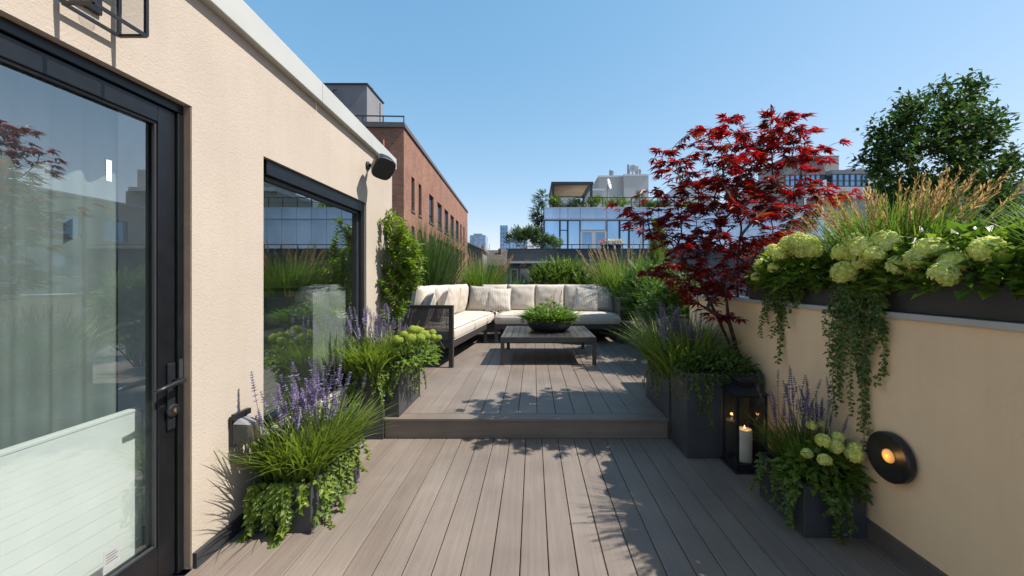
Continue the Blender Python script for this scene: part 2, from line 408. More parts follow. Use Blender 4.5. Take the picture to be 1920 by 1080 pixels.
# end wall, roof and inside of the room
m = MB(); m.box(-5.2, XL - .222, 4.40, 4.605, 0, 2.66); m.build('end_wall', 'stucco', house)
m = MB(); m.hexa([(-5.2, -1.5, 2.72), (XL - .03, -1.5, 2.72), (XL - .03, 4.6, 2.62), (-5.2, 4.6, 2.62), (-5.2, -1.5, 2.86), (XL - .03, -1.5, 2.86), (XL - .03, 4.6, 2.68), (-5.2, 4.6, 2.68)]); m.build('roof', 'roof_felt', house)
part_box('interior_wall', 'interior_wall', house, -4.9, -4.8, -1.4, 4.38, .002, 2.6)
part_box('interior_floor', 'interior_floor', house, -4.79, XL - .225, -1.4, 4.38, .002, .03)
part_box('partition', 'interior_wall', house, -4.79, XL - .23, 2.19, 2.29, .032, 2.6)
part_box('ceiling', 'interior_wall', house, -4.79, XL - .23, -1.4, 4.38, 2.605, 2.615)
# coping
c = MB()
def zc0(y): return 2.80 - .0375 * (y - 2.066)
def zc1(y): return 2.935 - .055 * (y - 2.277)
ya, yb = -1.5, 4.62
ym = 3.0
for (a, b) in ((ya, ym - .002), (ym + .002, yb)):
    c.hexa([(-1.90, a, zc0(a) - .02), (-1.60, a, zc0(a) - .02), (-1.60, b, zc0(b) - .02), (-1.90, b, zc0(b) - .02),
            (-1.90, a, zc1(a)), (-1.60, a, zc1(a)), (-1.60, b, zc1(b)), (-1.90, b, zc1(b))])
cop = c.build('coping', 'coping_metal', house, bevel=.005)
m = MB()
for (a, b) in ((-1.5, DY0 - .002), (DY1 + .002, 4.607)): m.box(XL + .001, XL + .022, a, b, .001, .075)
m.build('skirting', 'skirting', house)
m = MB(); m.box(XL - .033, XL - .002, DY1 - .0045, DY1 - .002, .01, DZ - .004); m.build('door_reveal', 'reveal_tan', house)
# ---- door
XD = XL - .036
frame = MB()
frame.box(XD - .12, XD, DY1 - .034, DY1 - .005, .002, DZ - .045); frame.box(XD - .12, XD, DY0 + .005, DY0 + .034, .002, DZ - .045); frame.box(XD - .12, XD, DY0 + .005, DY1 - .005, DZ - .044, DZ - .002)
frame.build('door_frame', 'door_black', house, bevel=.003)
door = thing('door', '', '', (XD - .02, 1.4, 0)); del door['label'], door['category']; door.parent = house; door.location = V((XD - .02, 1.4, 0)) - house.location
XF = XD - .012
d = MB(); g0, g1 = DY0 + .125, 1.787
d.box(XF - .06, XF, g1, DY1 - .037, .012, DZ - .048); d.box(XF - .06, XF, DY0 + .037, g0, .012, DZ - .048)
d.box(XF - .06, XF, g0 + .0005, g1 - .0005, 2.113, DZ - .048); d.box(XF - .06, XF, g0 + .0005, g1 - .0005, .012, .188)
d.build('door_leaf', 'door_black', door, bevel=.003)
b_ = MB()
b_.box(XF - .02, XF - .008, g1 - .010, g1 - .001, .189, 2.112); b_.box(XF - .02, XF - .008, g0 + .001, g1 - .011, .189, .198); b_.box(XF - .02, XF - .008, g0 + .001, g1 - .011, 2.103, 2.112)
b_.build('glazing_bead', 'skirting', door)
part_box('pane', 'door_glass', door, XF - .034, XF - .028, g0 + .001, g1 - .001, .189, 2.112)
hd = MB(); yc = 1.842
hd.box(XF + .0005, XF + .012, yc - .019, yc + .019, .70, 1.01); hd.build('handle_plate', 'black_metal', door, bevel=.005)
lv = MB(); lv.tube([(XF + .012, yc + .01, .925), (XF + .05, yc + .012, .927), (XF + .058, yc + .008, .927)], .010, 10)
lv.tube([(XF + .058, yc + .014, .928), (XF + .060, yc - .03, .925), (XF + .062, yc - .085, .918), (XF + .058, yc - .125, .910)], [.011, .0105, .0095, .008], 10)
lv.build('handle', 'black_metal', door, smooth=True)
es = MB(); es.lathe([(.001, 0), (.03, 0), (.03, .008), (.022, .012), (.001, .0125)], 24)
e = es.build('escutcheon', 'black_metal', door, local=True); e.location = V((XF + .012, yc, .79)) - V((XD - .02, 1.4, 0)); e.rotation_euler = (0, PI / 2, 0)
ke = MB(); ke.box(XF + .0245, XF + .027, yc - .006, yc + .006, .783, .797); ke.box(XF + .0272, XF + .03, yc - .0015, yc + .0015, .778, .802); ke.build('key_cylinder', 'brass', door)
part_box('strike_plate', 'skirting', house, XD + .0005, XD + .002, DY1 - .03, DY1 - .010, .93, 1.02)
lb = MB(); lb.box(XF - .027, XF - .0262, 1.585, 1.645, .232, .300); st = lb.build('notice_sticker', 'coping_grey', door)
lb = MB()
for k in range(4): lb.box(XF - .0260, XF - .0255, 1.592, 1.638 - .008 * (k % 2), .250 + .011 * k, .2525 + .011 * k)
lb.build('notice_print', 'skirting', st)
part_box('window_tag', 'white_paint', door, XF - .027, XF - .0262, 1.594, 1.614, 1.80, 1.885)
# added panel standing in for the bright lower area of the door glass
cab = thing('added_panel', 'plain white low panel added behind the glass door for its bright lower area', 'panel', (-1.815, 1.2, .03))
m = MB(); m.box(-1.832, -1.80, .6, 1.82, .06, .80); m.build('board', 'white_paint', cab, bevel=.004)
m = MB(); m.box(-1.834, -1.798, .595, 1.825, .8003, .815); m.build('top_rail', 'white_paint', cab, bevel=.003)
for y in (.7, 1.68): part_box('foot', 'skirting', cab, -1.865, -1.77, y, y + .04, .0305, .0597)
simple('sheer_grey', (.20, .23, .22), .9)  # for the curtain added behind the door to make its glass look paler
m = MB(); K = 90; vs = []
for i in range(K + 1):
    y = .55 + 1.27 * i / K; x = -1.90 + .018 * math.sin(i * .75) + .008 * math.sin(i * .31)
    vs += [(x, y, .05), (x, y, 2.18), (x - .004, y, .05), (x - .004, y, 2.18)]
fs = []
for i in range(K): a = 4 * i; fs += [(a, a + 4, a + 5, a + 1), (a + 3, a + 7, a + 6, a + 2)]
m.add(vs, fs); tag(m.build('curtain', 'sheer_grey', smooth=True), 'soft grey green curtain added indoors to lighten the glass door', 'curtain')
# ---- window
win = thing('window', '', '', (XL - .05, 3.1, WZ0)); del win['label'], win['category']; win.parent = house; win.location = V((XL - .05, 3.1, WZ0)) - house.location
fo = MB(); a, b = XL - .09, XL - .021
fo.box(a, b, WY1 - .062, WY1 - .002, WZ0 + .002, WZ1 - .002); fo.box(a, XL - .064, WY0 + .002, WY0 + .06, WZ0 + .002, WZ1 - .002)
fo.box(a, b, WY0 + .0605, WY1 - .0625, WZ1 - .095, WZ1 - .002); fo.box(a, b, WY0 + .0605, WY1 - .0625, WZ0 + .002, WZ0 + .06)
fo.build('frame', 'door_black', win, bevel=.003)
fi = MB(); a2, b2 = XL - .085, XL - .05
fi.box(a2, b2, WY1 - .085, WY1 - .0635, WZ0 + .061, WZ1 - .097); fi.box(a2, b2, WY0 + .086, WY1 - .0855, WZ1 - .125, WZ1 - .097); fi.box(a2, XL - .066, WY0 + .0615, WY0 + .085, WZ0 + .061, WZ1 - .097)
fi.build('inner_frame', 'skirting', win, bevel=.002)
part_box('pane', 'window_glass', win, XL - .075, XL - .068, WY0 + .086, WY1 - .086, WZ0 + .061, WZ1 - .126)
m = MB(); m.box(XL - .0, XL + .03, WY0 - .02, WY1 + .02, WZ0 - .028, WZ0 - .001); m.build('sill', 'coping_metal', win, bevel=.003)
cb = thing('cupboard', 'pale cupboard added indoors to show as a light patch in the tall window', 'cupboard', (-2.0, 3.5, .03))  # added cupboard, stands in for a pale reflection in the window
m = MB(); m.box(-2.25, -1.80, 3.225, 3.785, .09, 1.305); m.build('body', 'beige_render', cb, bevel=.004)
m = MB(); m.box(-2.26, -1.79, 3.215, 3.795, 1.3052, 1.335); m.build('top', 'skirting', cb, bevel=.003)
m = MB(); m.box(-2.23, -1.83, 3.24, 3.77, .031, .0898); m.build('plinth', 'skirting', cb)

# ---- wall fixtures
lan = thing('wall_lantern', 'black cage lantern with clear bulb fixed above the glass door', 'wall lamp', (XL, 1.45, 2.35))
cg = MB(); x0, x1, y0, y1, z0, z1 = -1.622, -1.515, 1.36, 1.545, 2.353, 2.66; t = .011
for x in (x0, x1):
    for y in (y0, y1): cg.box(x - t / 2, x + t / 2, y - t / 2, y + t / 2, z0, z1)
for z in (z0, z1):
    for x in (x0, x1): cg.bar((x, y0, z), (x, y1, z), t * .98)
    for y in (y0, y1): cg.bar((x0, y, z), (x1, y, z), t * .96)
cg.box(x0 - .006, x1 + .006, y0 - .006, y1 + .006, z1 + .006, z1 + .03)
cg.build('cage', 'black_metal', lan)
part_box('backplate', 'black_metal', lan, XL + .0005, XL + .014, 1.40, 1.50, 2.40, 2.62, bevel=.004)
m = MB(); m.tube([(-1.568, 1.452, z1 + .005), (-1.568, 1.452, z1 - .10)], .016, 12); m.tube([(XL + .014, 1.452, 2.6), (-1.6, 1.452, 2.68), (-1.568, 1.452, 2.692)], .009, 8); m.build('lamp_holder', 'black_metal', lan, smooth=True)
m = MB(); m.lathe([(.001, 0), (.018, .006), (.028, .03), (.028, .055), (.016, .09), (.013, .12)], 20, (-1.568, 1.452, 2.44)); m.build('bulb', 'lantern_glass', lan, smooth=True)
for y in (y0 + .001, y1 - .001): part_box('glass', 'lantern_glass', lan, x0 + .007, x1 - .007, y - .0012, y + .0012, z0 + .007, z1 - .007)

wl = thing('bulkhead_light', 'small boxy wall light with frosted glass beside the glass door', 'wall lamp', (XL, 2.18, .5))
m = MB(); m.box(XL + .0005, XL + .022, 2.135, 2.245, .492, .655); m.build('backplate', 'black_metal', wl, bevel=.006)
m = MB(); m.bar((XL + .03, 2.13, .655), (XL + .03, 2.25, .655), .022, .03); m.build('hinge', 'black_metal', wl)
m = MB(); m.hexa([(XL + .0225, 2.14, .497), (XL + .105, 2.15, .502), (XL + .105, 2.235, .502), (XL + .0225, 2.24, .497), (XL + .0225, 2.14, .612), (XL + .105, 2.15, .604), (XL + .105, 2.235, .604), (XL + .0225, 2.24, .612)])
m.build('diffuser', 'frosted', wl, bevel=.008)
m = MB(); m.hexa([(XL + .023, 2.137, .613), (XL + .10, 2.15, .6055), (XL + .10, 2.235, .6055), (XL + .023, 2.243, .613), (XL + .023, 2.15, .640), (XL + .05, 2.16, .632), (XL + .05, 2.225, .632), (XL + .023, 2.23, .640)])
m.build('hood', 'concrete_dark', wl, bevel=.003)
m = MB(); m.hexa([(XL + .0226, 2.136, .492), (XL + .030, 2.136, .492), (XL + .030, 2.2445, .492), (XL + .0226, 2.2445, .492), (XL + .0226, 2.136, .6125), (XL + .030, 2.136, .6125), (XL + .030, 2.2445, .6125), (XL + .0226, 2.2445, .6125)])
m.build('rim', 'skirting', wl)

spk = thing('outdoor_speaker', 'black outdoor loudspeaker tilted on a bracket under the pale coping', 'speaker', (XL, 3.9, 2.5))
m = MB(); m.lathe([(.001, 0), (.042, 0), (.042, .014), (.03, .022), (.001, .022)], 20); o = m.build('mount', 'black_metal', spk, local=True, smooth=False); o.location = (0.0005, .02, .03); o.rotation_euler = (0, PI / 2, 0)
m = MB(); m.tube([(XL + .02, 3.92, 2.53), (XL + .07, 3.91, 2.535), (XL + .12, 3.86, 2.52)], [.018, .015, .022], 12); m.build('bracket', 'black_metal', spk, smooth=True)
ctr = V((-1.445, 3.79, 2.485)); fwd = V((.42, -.62, -.62)).normalized(); rgt = fwd.cross(V((.25, .05, 1))).normalized(); upv = rgt.cross(fwd)
def ring(dist, hw, hh, e=3.2, n=28):
    out = []
    for k in range(n):
        t = 2 * PI * k / n; c, s_ = math.cos(t), math.sin(t)
        out.append(ctr + fwd * dist + rgt * hw * math.copysign(abs(c) ** (2 / e), c) + upv * hh * math.copysign(abs(s_) ** (2 / e), s_))
    return out
m = MB(); secs = [(-.12, .045, .055), (-.11, .065, .078), (-.06, .085, .098), (0, .094, .108), (.035, .098, .112), (.05, .098, .112)]
vs = []; fs = []; n = 28
for q in secs: vs += ring(*q)
for i in range(len(secs) - 1):
    for k in range(n): a = i * n + k; b = i * n + (k + 1) % n; fs.append((a, b, b + n, a + n))
fs.append(tuple(range(n - 1, -1, -1))); m.add(vs, fs); m.build('cabinet', 'black_metal', spk, smooth=True)
m = MB(); vs = ring(.0501, .098, .112) + ring(.058, .093, .107) + ring(.058, .001, .001); fs = []
for i in range(2):
    for k in range(n): a = i * n + k; b = i * n + (k + 1) % n; fs.append((a, b, b + n, a + n))
m.add(vs, fs); m.build('grille', 'speaker_grille', spk)

# ================================================================= PARAPET WALL (sunny side boundary)
pw = thing('parapet_wall', 'low cream stucco boundary wall with grey coping carrying the raised planters', 'wall', (XR + .12, 1.8, 0))
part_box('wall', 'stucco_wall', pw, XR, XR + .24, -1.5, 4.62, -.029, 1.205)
m = MB()
for (a, b) in ((-1.5, 1.0), (1.004, 3.1), (3.104, 4.64)): m.box(XR - .02, XR + .27, a, b, 1.2055, 1.235)
m.build('coping', 'coping_grey', pw, bevel=.003)
part_box('skirting', 'skirting_brown', pw, XR - .022, XR - .0005, -1.5, STEPY, .001, .095)
rl = thing('round_wall_lamp', 'round black disc wall lamp with amber glow on the cream wall', 'wall lamp', (XR, 1.99, .505))
def onwall(mb, name, mat, x, y, z, parent, smooth=True):
    o = mb.build(name, mat, parent, local=True, smooth=smooth); o.location = V((x, y, z)) - parent.location; o.rotation_euler = (0, -PI / 2, 0); return o
m = MB(); m.lathe([(.001, 0), (.10, 0), (.10, .012), (.001, .012)], 40); onwall(m, 'mount', 'black_metal', XR - .0005, 1.99, .505, rl, False)
m = MB(); m.lathe([(.117, 0), (.122, .004), (.122, .034), (.117, .040), (.110, .038), (.03, .026), (.001, .026)], 64); onwall(m, 'disc', 'black_metal', XR - .012, 1.99, .505, rl)
m = MB(); m.lathe([(.034, 0), (.033, .006), (.024, .013), (.001, .016)], 32); onwall(m, 'bulb', 'lamp_glow', XR - .0385, 1.99, .51, rl)

# ================================================================= SOFA
def pillow_mesh(mb, w, h, t, n=18, ex=.42, pinch=.07, seed=0, wr=.006):
    pts = []
    for side in (1, -1):
        for i in range(n + 1):
            for j in range(n + 1):
                u = -1 + 2 * i / n; v = -1 + 2 * j / n
                x = w / 2 * u * (1 - pinch * (1 - v * v) * u * u); z = h / 2 * v * (1 - pinch * (1 - u * u) * v * v)
                th = t / 2 * (max(0, (1 - u * u)) * max(0, (1 - v * v))) ** ex
                nz = noise.noise(V((u * 2.2 + seed * 3.1, v * 2.2, side * 2 + seed))) * wr * 2 + noise.noise(V((u * 6 + seed, v * 6, side + 7.))) * wr * .6
                edge = min(1, th / (t / 2) * 1.6)
                pts.append((x + nz * .3 * edge, side * (th + nz * edge), z + h / 2))
    fs = []; o = (n + 1) ** 2
    for i in range(n):
        for j in range(n):
            a, b, c, d = i * (n + 1) + j, (i + 1) * (n + 1) + j, (i + 1) * (n + 1) + j + 1, i * (n + 1) + j + 1
            fs.append((d, c, b, a)); fs.append((a + o, b + o, c + o, d + o))
    mb.add(pts, fs)
    # piping round the rim
def pillow_rim(mb, w, h, n=18, pinch=.07, r=.006):
    loop = []
    for k in range(4 * n):
        s_, q = divmod(k, n); f = -1 + 2 * q / n
        u, v = [(f, -1), (1, f), (-f, 1), (-1, -f)][s_]
        loop.append((w / 2 * u * (1 - pinch * (1 - v * v) * u * u), 0, h / 2 * v * (1 - pinch * (1 - u * u) * v * v) + h / 2))
    mb.tube(loop + [loop[0]], r, 5, cap=False)
def seat_cushion(parent, x0, x1, y0, y1, z0, z1):
    bm = bmesh.new(); bmesh.ops.create_cube(bm, size=1)
    for v in bm.verts: v.co = V((x0 + (v.co.x + .5) * (x1 - x0), y0 + (v.co.y + .5) * (y1 - y0), z0 + (v.co.z + .5) * (z1 - z0)))
    bmesh.ops.subdivide_edges(bm, edges=bm.edges[:], cuts=9, use_grid_fill=True)
    cx, cy = (x0 + x1) / 2, (y0 + y1) / 2
    for v in bm.verts:
        u = (v.co.x - cx) / (x1 - x0) * 2; w = (v.co.y - cy) / (y1 - y0) * 2; h = (v.co.z - z0) / (z1 - z0)
        rr = max(abs(u), abs(w)); e = .035
        hh = abs(h - .5) * 2
        k = 1 - .5 * max(0, hh - .6) / .4 * .06
        v.co.x = cx + (v.co.x - cx) * k; v.co.y = cy + (v.co.y - cy) * k
        if h > .9: v.co.z += .018 * (1 - u ** 4) * (1 - w ** 4) + .006 * noise.noise(v.co * 4) - .022 * max(0, rr - .93) / .07
        if 0 < h < 1 and rr > .98:
            b = .012 * (1 - hh * hh); v.co.x += b * (u if abs(u) > .98 else 0); v.co.y += b * (w if abs(w) > .98 else 0)
    me = bpy.data.meshes.new('seat_cushion'); bm.to_mesh(me); bm.free(); me.materials.append(MATS['fabric'])
    me.polygons.foreach_set('use_smooth', [True] * len(me.polygons))
    o = bpy.data.objects.new('seat_cushion', me); COL.objects.link(o); o.parent = parent
    p = MB()
    for zz in (z0 + .012, z1 - .010):
        i = .004; p.tube([(x0 + i, y0 + i, zz), (x1 - i, y0 + i, zz), (x1 - i, y1 - i, zz), (x0 + i, y1 - i, zz), (x0 + i, y0 + i, zz)], .006, 5, cap=False)
    q = p.build('piping', 'piping', o, local=True); return o
def back_cushion(parent, loc, w, h, t, rz, lean=.16, seed=0):
    m = MB(); pillow_mesh(m, w, h, t, 18, .26, .03, seed, .007)
    o = m.build('back_cushion', 'fabric', parent, local=True, smooth=True); o.location = loc; o.rotation_euler = (-lean, 0, rz)
    m = MB(); pillow_rim(m, w, h, 18, .03, .005); m.build('piping', 'piping', o, local=True, smooth=True); return o
def weave(parent, a, b, z0, z1, pitch=.011, w=.0086):
    """woven panel between two ground points a,b"""
    a, b = V(a), V(b); d = (b - a); ln = d.length; d.normalize(); nrm = V((-d.y, d.x, 0))
    m = MB(); k = int(ln / pitch)
    def strip(p, q, wd, off, axis):
        m.add([p - axis * wd / 2 + nrm * off, q - axis * wd / 2 + nrm * off, q + axis * wd / 2 + nrm * off, p + axis * wd / 2 + nrm * off], [(0, 1, 2, 3)])
    for i in range(k):
        p = a + d * (i + .5) * ln / k; strip(V((p.x, p.y, z0)), V((p.x, p.y, z1)), w * R.uniform(.8, 1.1), .001, d)
    k2 = int((z1 - z0) / pitch)
    for i in range(k2):
        z = z0 + (i + .5) * (z1 - z0) / k2; strip(V((a.x, a.y, z)), V((b.x, b.y, z)), w * R.uniform(.8, 1.1), -.001, V((0, 0, 1)))
    return m.build('woven_panel', 'weave', parent, local=True)
SZ0, SZ1, ARM, BACK = .362, .545, .865, .93
def bx(name, parent, mat, *b, bevel=.004):
    m = MB(); m.box(*b); return m.build(name, mat, parent, local=True, bevel=bevel)
# module along the shrub side (rotated slightly)
s1 = thing('sofa', 'beige sectional sofa wing with woven end arm facing the hydrangea planter', 'sofa', (-1.112, 5.45, UD), 'wings of the corner sofa', -math.radians(6))
W1, L1 = .86, 3.25
for (x, y) in ((-.06, 0), (-.06, 2.10), (-W1, 0), (-W1, L1 - .06)): bx('leg', s1, 'sofa_metal', x, x + .06, y, y + .06, 0, .27)
bx('front_rail', s1, 'sofa_metal', -.055, -.005, .061, 2.16, .271, .355); bx('back_rail', s1, 'sofa_metal', -W1, -W1 + .05, .061, L1 - .0, .271, .355)
bx('end_rail', s1, 'sofa_metal', -W1, 0, .002, .058, .271, .355)
bx('base_panel', s1, 'sofa_metal', -W1 + .055, -.06, .065, L1, .30, .345)
am = MB(); am.box(-.06, 0, 0.001, .059, .356, ARM - .05); am.box(-W1, -W1 + .06, 0.001, .059, .356, ARM - .05); am.box(-W1, 0, .0, .06, ARM - .0495, ARM); am.build('arm_frame', 'sofa_metal', s1, local=True, bevel=.004)
weave(s1, (-W1 + .062, .03, 0), (-.062, .03, 0), .356, ARM - .051)
bf = MB(); bf.box(-W1, -W1 + .05, .062, L1, ARM - .05, ARM); bf.box(-W1, -W1 + .05, L1 - .05, L1, .357, ARM - .051); bf.build('back_frame', 'sofa_metal', s1, local=True, bevel=.004)
weave(s1, (-W1 + .025, .07, 0), (-W1 + .025, L1 - .06, 0), .357, ARM - .051)
for (a, b) in ((.07, 1.22), (1.226, 2.15), (2.156, 3.2)): seat_cushion(s1, -W1 + .07, -.008 if b < 2.2 else -.0, a, b, SZ0, SZ1)
for i, yy in enumerate((.52, 1.18, 1.86, 2.5)): back_cushion(s1, (-W1 + .17, yy, SZ1 - .01), .64, .60, .24, -PI / 2, .16, i)
# module along the back
s2 = thing('sofa', 'beige sectional sofa wing along the planting with three wide back cushions', 'sofa', (-.74, 7.54, UD), 'wings of the corner sofa')
W2, D2 = 2.45, 1.40
for (x, y) in ((0, 0), (W2 - .06, 0), (0, D2 - .06), (W2 - .06, D2 - .06)): bx('leg', s2, 'sofa_metal', x, x + .06, y, y + .06, 0, .27)
bx('front_rail', s2, 'sofa_metal', 0, W2, .002, .056, .271, .355); bx('back_rail', s2, 'sofa_metal', 0, W2, D2 - .056, D2, .271, .355)
bx('end_rail', s2, 'sofa_metal', W2 - .055, W2, .058, D2 - .058, .271, .355); bx('base_panel', s2, 'sofa_metal', .06, W2 - .06, .06, D2 - .06, .30, .345)
am = MB(); am.box(W2 - .05, W2, .0, .06, .356, ARM - .05); am.box(W2 - .05, W2, D2 - .06, D2, .356, ARM - .05); am.box(W2 - .05, W2, 0, D2, ARM - .0495, ARM); am.build('arm_frame', 'sofa_metal', s2, local=True, bevel=.004)
weave(s2, (W2 - .025, .062, 0), (W2 - .025, D2 - .062, 0), .356, ARM - .051)
bf = MB(); bf.box(-.3, W2 - .052, D2 - .05, D2, ARM - .05, ARM); bf.build('back_frame', 'sofa_metal', s2, local=True, bevel=.004)
weave(s2, (0, D2 - .025, 0), (W2 - .06, D2 - .025, 0), .356, ARM - .051)
for (a, b) in ((.01, 1.22), (1.226, W2 - .055)): seat_cushion(s2, a, b, .0, 1.18, SZ0, SZ1)
for i, (xc, w) in enumerate(((-.12, .56), (.48, .62), (1.10, .66), (1.82, .84))): back_cushion(s2, (xc, 1.12, SZ1 - .01), w, .585, .24, 0, .15, 10 + i)
# loose pillows
def throw(label, loc, rz, lean, w, mat='striped_fabric', seed=0, roll=0):
    t = thing('throw_pillow', label, 'pillow', loc, 'throw pillows on the corner sofa'); t.rotation_euler = (-lean, roll, rz)
    m = MB(); pillow_mesh(m, w, w, .19, 18, .45, .09, seed, .008); m.build('pillow_cover', mat, t, local=True, smooth=True)
    m = MB(); pillow_rim(m, w, w, 18, .09, .005); m.build('piping', 'piping', t, local=True, smooth=True)
zs = UD + SZ1 + .012
throw('striped pillow next to the woven end arm', (-1.62, 5.78, zs), -PI / 2 + .35, .28, .50, seed=1)
throw('striped pillow second from the woven end arm', (-1.50, 6.30, zs), -PI / 2 + .25, .26, .52, seed=2)
throw('striped pillow leaning in the sofa corner, partly behind another', (-1.14, 8.30, zs), -.28, .30, .56, seed=3)
throw('striped pillow just in front of the corner pillow', (-.73, 8.22, zs), .10, .36, .52, seed=4, roll=.05)
throw('striped pillow tilted beside the outermost pillow', (1.08, 8.22, zs), -.10, .38, .52, seed=5, roll=.13)
throw('striped pillow at the outer end of the back wing', (1.46, 8.35, zs), .22, .30, .56, seed=6, roll=.10)

# ================================================================= COFFEE TABLE + BOWL
ct = thing('coffee_table', 'low dark slatted coffee table in front of the corner sofa', 'table', (.2155, 6.3, UD))
tx0, tx1, ty0, ty1, tz = -.468, .899, 5.617, 6.985, UD + .40
for x in (tx0, tx1 - .055):
    for y in (ty0, ty1 - .055): part_box('leg', 'table_metal', ct, x, x + .055, y, y + .055, UD, tz - .075, bevel=.003)
m = MB(); m.box(tx0, tx1, ty0, ty0 + .05, tz - .0745, tz); m.box(tx0, tx1, ty1 - .05, ty1, tz - .0745, tz); m.box(tx0, tx0 + .05, ty0 + .0502, ty1 - .0502, tz - .0745, tz); m.box(tx1 - .05, tx1, ty0 + .0502, ty1 - .0502, tz - .0745, tz)
m.build('apron', 'table_metal', ct, bevel=.004)
m = MB(); ns = 13; w = (tx1 - tx0 - .104) / ns
for i in range(ns): a = tx0 + .052 + i * w; m.box(a + .003, a + w - .003, ty0 + .052, ty1 - .052, tz - .026, tz - .003)
m.build('slatted_top', 'table_metal', ct, bevel=.002)
pb = thing('planter_bowl', 'wide black bowl planter on the coffee table', 'planter', (.262, 6.42, tz))
m = MB(); m.lathe([(.001, .0005), (.24, .0005), (.30, .02), (.352, .08), (.372, .15), (.374, .175), (.362, .178), (.350, .15), (.33, .13), (.001, .13)], 56, (.262, 6.42, tz)); m.build('bowl', 'bowl', pb, smooth=True)
m = MB(); m.lathe([(.001, .004), (.335, 0), (.335, .004)], 40, (.262, 6.42, tz + .132)); m.build('soil', 'planter_soil', pb)

# ================================================================= PLANTER BOXES
def planter(label, x0, x1, y0, y1, z0, z1, th=.022, group='dark grey box planters'):
    t = thing('planter', label, 'planter', ((x0 + x1) / 2, (y0 + y1) / 2, z0), group)
    m = MB(); h = th
    o = [(x0, y0), (x1, y0), (x1, y1), (x0, y1)]; i_ = [(x0 + h, y0 + h), (x1 - h, y0 + h), (x1 - h, y1 - h), (x0 + h, y1 - h)]
    vs = [(x, y, z0 + .001) for x, y in o] + [(x, y, z1) for x, y in o] + [(x, y, z1) for x, y in i_] + [(x, y, z1 - .06) for x, y in i_]
    fs = [(3, 2, 1, 0)]
    for k in range(4):
        j = (k + 1) % 4; fs += [(k, j, j + 4, k + 4), (k + 4, j + 4, j + 8, k + 8), (k + 8, j + 8, j + 12, k + 12)]
    fs.append((12, 13, 14, 15)); m.add(vs, fs); m.build('box', 'planter', t, bevel=.004)
    m = MB(); nx, ny = 8, 8; vs = []
    for a in range(nx + 1):
        for b in range(ny + 1):
            x = x0 + h + .001 + (x1 - x0 - 2 * h - .002) * a / nx; y = y0 + h + .001 + (y1 - y0 - 2 * h - .002) * b / ny; vs.append((x, y, z1 - .035 + R.uniform(-.008, .008)))
    m.add(vs, [(a * (ny + 1) + b, (a + 1) * (ny + 1) + b, (a + 1) * (ny + 1) + b + 1, a * (ny + 1) + b + 1) for a in range(nx) for b in range(ny)]); m.build('soil', 'planter_soil', t)
    return t
planter('low dark planter under the window, closest to the glass door', -1.565, -1.226, 2.176, 2.79, 0, .265)
planter('tall dark planter beside the step under the lavender', -1.618, -1.313, STEPY - .012, 4.15, 0, .60)
planter('narrow dark planter standing on the raised deck under lime flower balls', -1.309, -1.19, 3.50, 4.154, UD, .626, .015)
planter('tall dark planter at the end of the step under pale lavender', 1.187, 1.64, STEPY - .003, 4.156, 0, .529)
planter('dark planter behind the lantern holding the red maple', 1.20, 1.80, 3.085, 3.44, 0, .66)
planter('low dark planter under the round wall lamp', 1.466, 1.804, 2.136, 2.56, 0, .28)
planter('long dark trough on the boundary wall, nearer the round lamp', 1.855, 2.115, .35, 2.125, 1.236, 1.40)
planter('long dark trough on the boundary wall, nearer the maple', 1.855, 2.115, 2.13, 3.40, 1.236, 1.40)
planter('dark planter at the outer end of the sofa under green shrubs', 1.86, 2.75, 6.0, 8.9, UD, .55)
planter('long dark planter behind the back wing of the sofa', -2.1, 2.75, 9.05, 9.85, UD, .62)
planter('dark planter beside the brick view holding tall grass', -2.75, -1.80, 7.0, 8.6, UD, .62)
planter('square pot planter at the house corner holding the leafy shrub', -1.62, -1.32, 4.25, 4.58, UD, .50)
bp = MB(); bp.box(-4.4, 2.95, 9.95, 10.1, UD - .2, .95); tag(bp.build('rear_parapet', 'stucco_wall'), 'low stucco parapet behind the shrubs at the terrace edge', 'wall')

# ================================================================= LANTERN + CANDLE
lx0, lx1, ly0, ly1 = 1.465, 1.695, 2.845, 3.062
ln = thing('lantern', 'tall black metal lantern with glass sides on the deck', 'lantern', ((lx0 + lx1) / 2, (ly0 + ly1) / 2, 0))
m = MB(); m.box(lx0 - .012, lx1 + .012, ly0 - .012, ly1 + .012, .001, .022); m.box(lx0, lx1, ly0, ly1, .0222, .045); m.build('base', 'black_metal', ln, bevel=.003)
m = MB(); t = .018; zt = .565
for x in (lx0 + .004, lx1 - .004 - t):
    for y in (ly0 + .004, ly1 - .004 - t): m.box(x, x + t, y, y + t, .0452, zt)
for y in (ly0 + .006, ly1 - .006 - t):
    m.box(lx0 + .023, lx1 - .023, y, y + t * .8, .0452, .062); m.box(lx0 + .023, lx1 - .023, y, y + t * .8, zt - .02, zt)
for x in (lx0 + .006, lx1 - .006 - t):
    m.box(x, x + t * .8, ly0 + .023, ly1 - .023, .0452, .062); m.box(x, x + t * .8, ly0 + .023, ly1 - .023, zt - .02, zt)
m.build('frame', 'black_metal', ln)
cx, cy = (lx0 + lx1) / 2, (ly0 + ly1) / 2
m = MB(); a = .127; b = .062; zz = zt + .0005
m.hexa([(cx - a, cy - a, zz), (cx + a, cy - a, zz), (cx + a, cy + a, zz), (cx - a, cy + a, zz), (cx - b, cy - b, zz + .045), (cx + b, cy - b, zz + .045), (cx + b, cy + b, zz + .045), (cx - b, cy + b, zz + .045)]); m.build('roof', 'black_metal', ln, bevel=.003)
m = MB(); b = .055; h0 = zz + .0455
for sx in (-1, 1):
    for sy in (-1, 1): m.box(cx + sx * b - .006, cx + sx * b + .006, cy + sy * b - .006, cy + sy * b + .006, h0, h0 + .04)
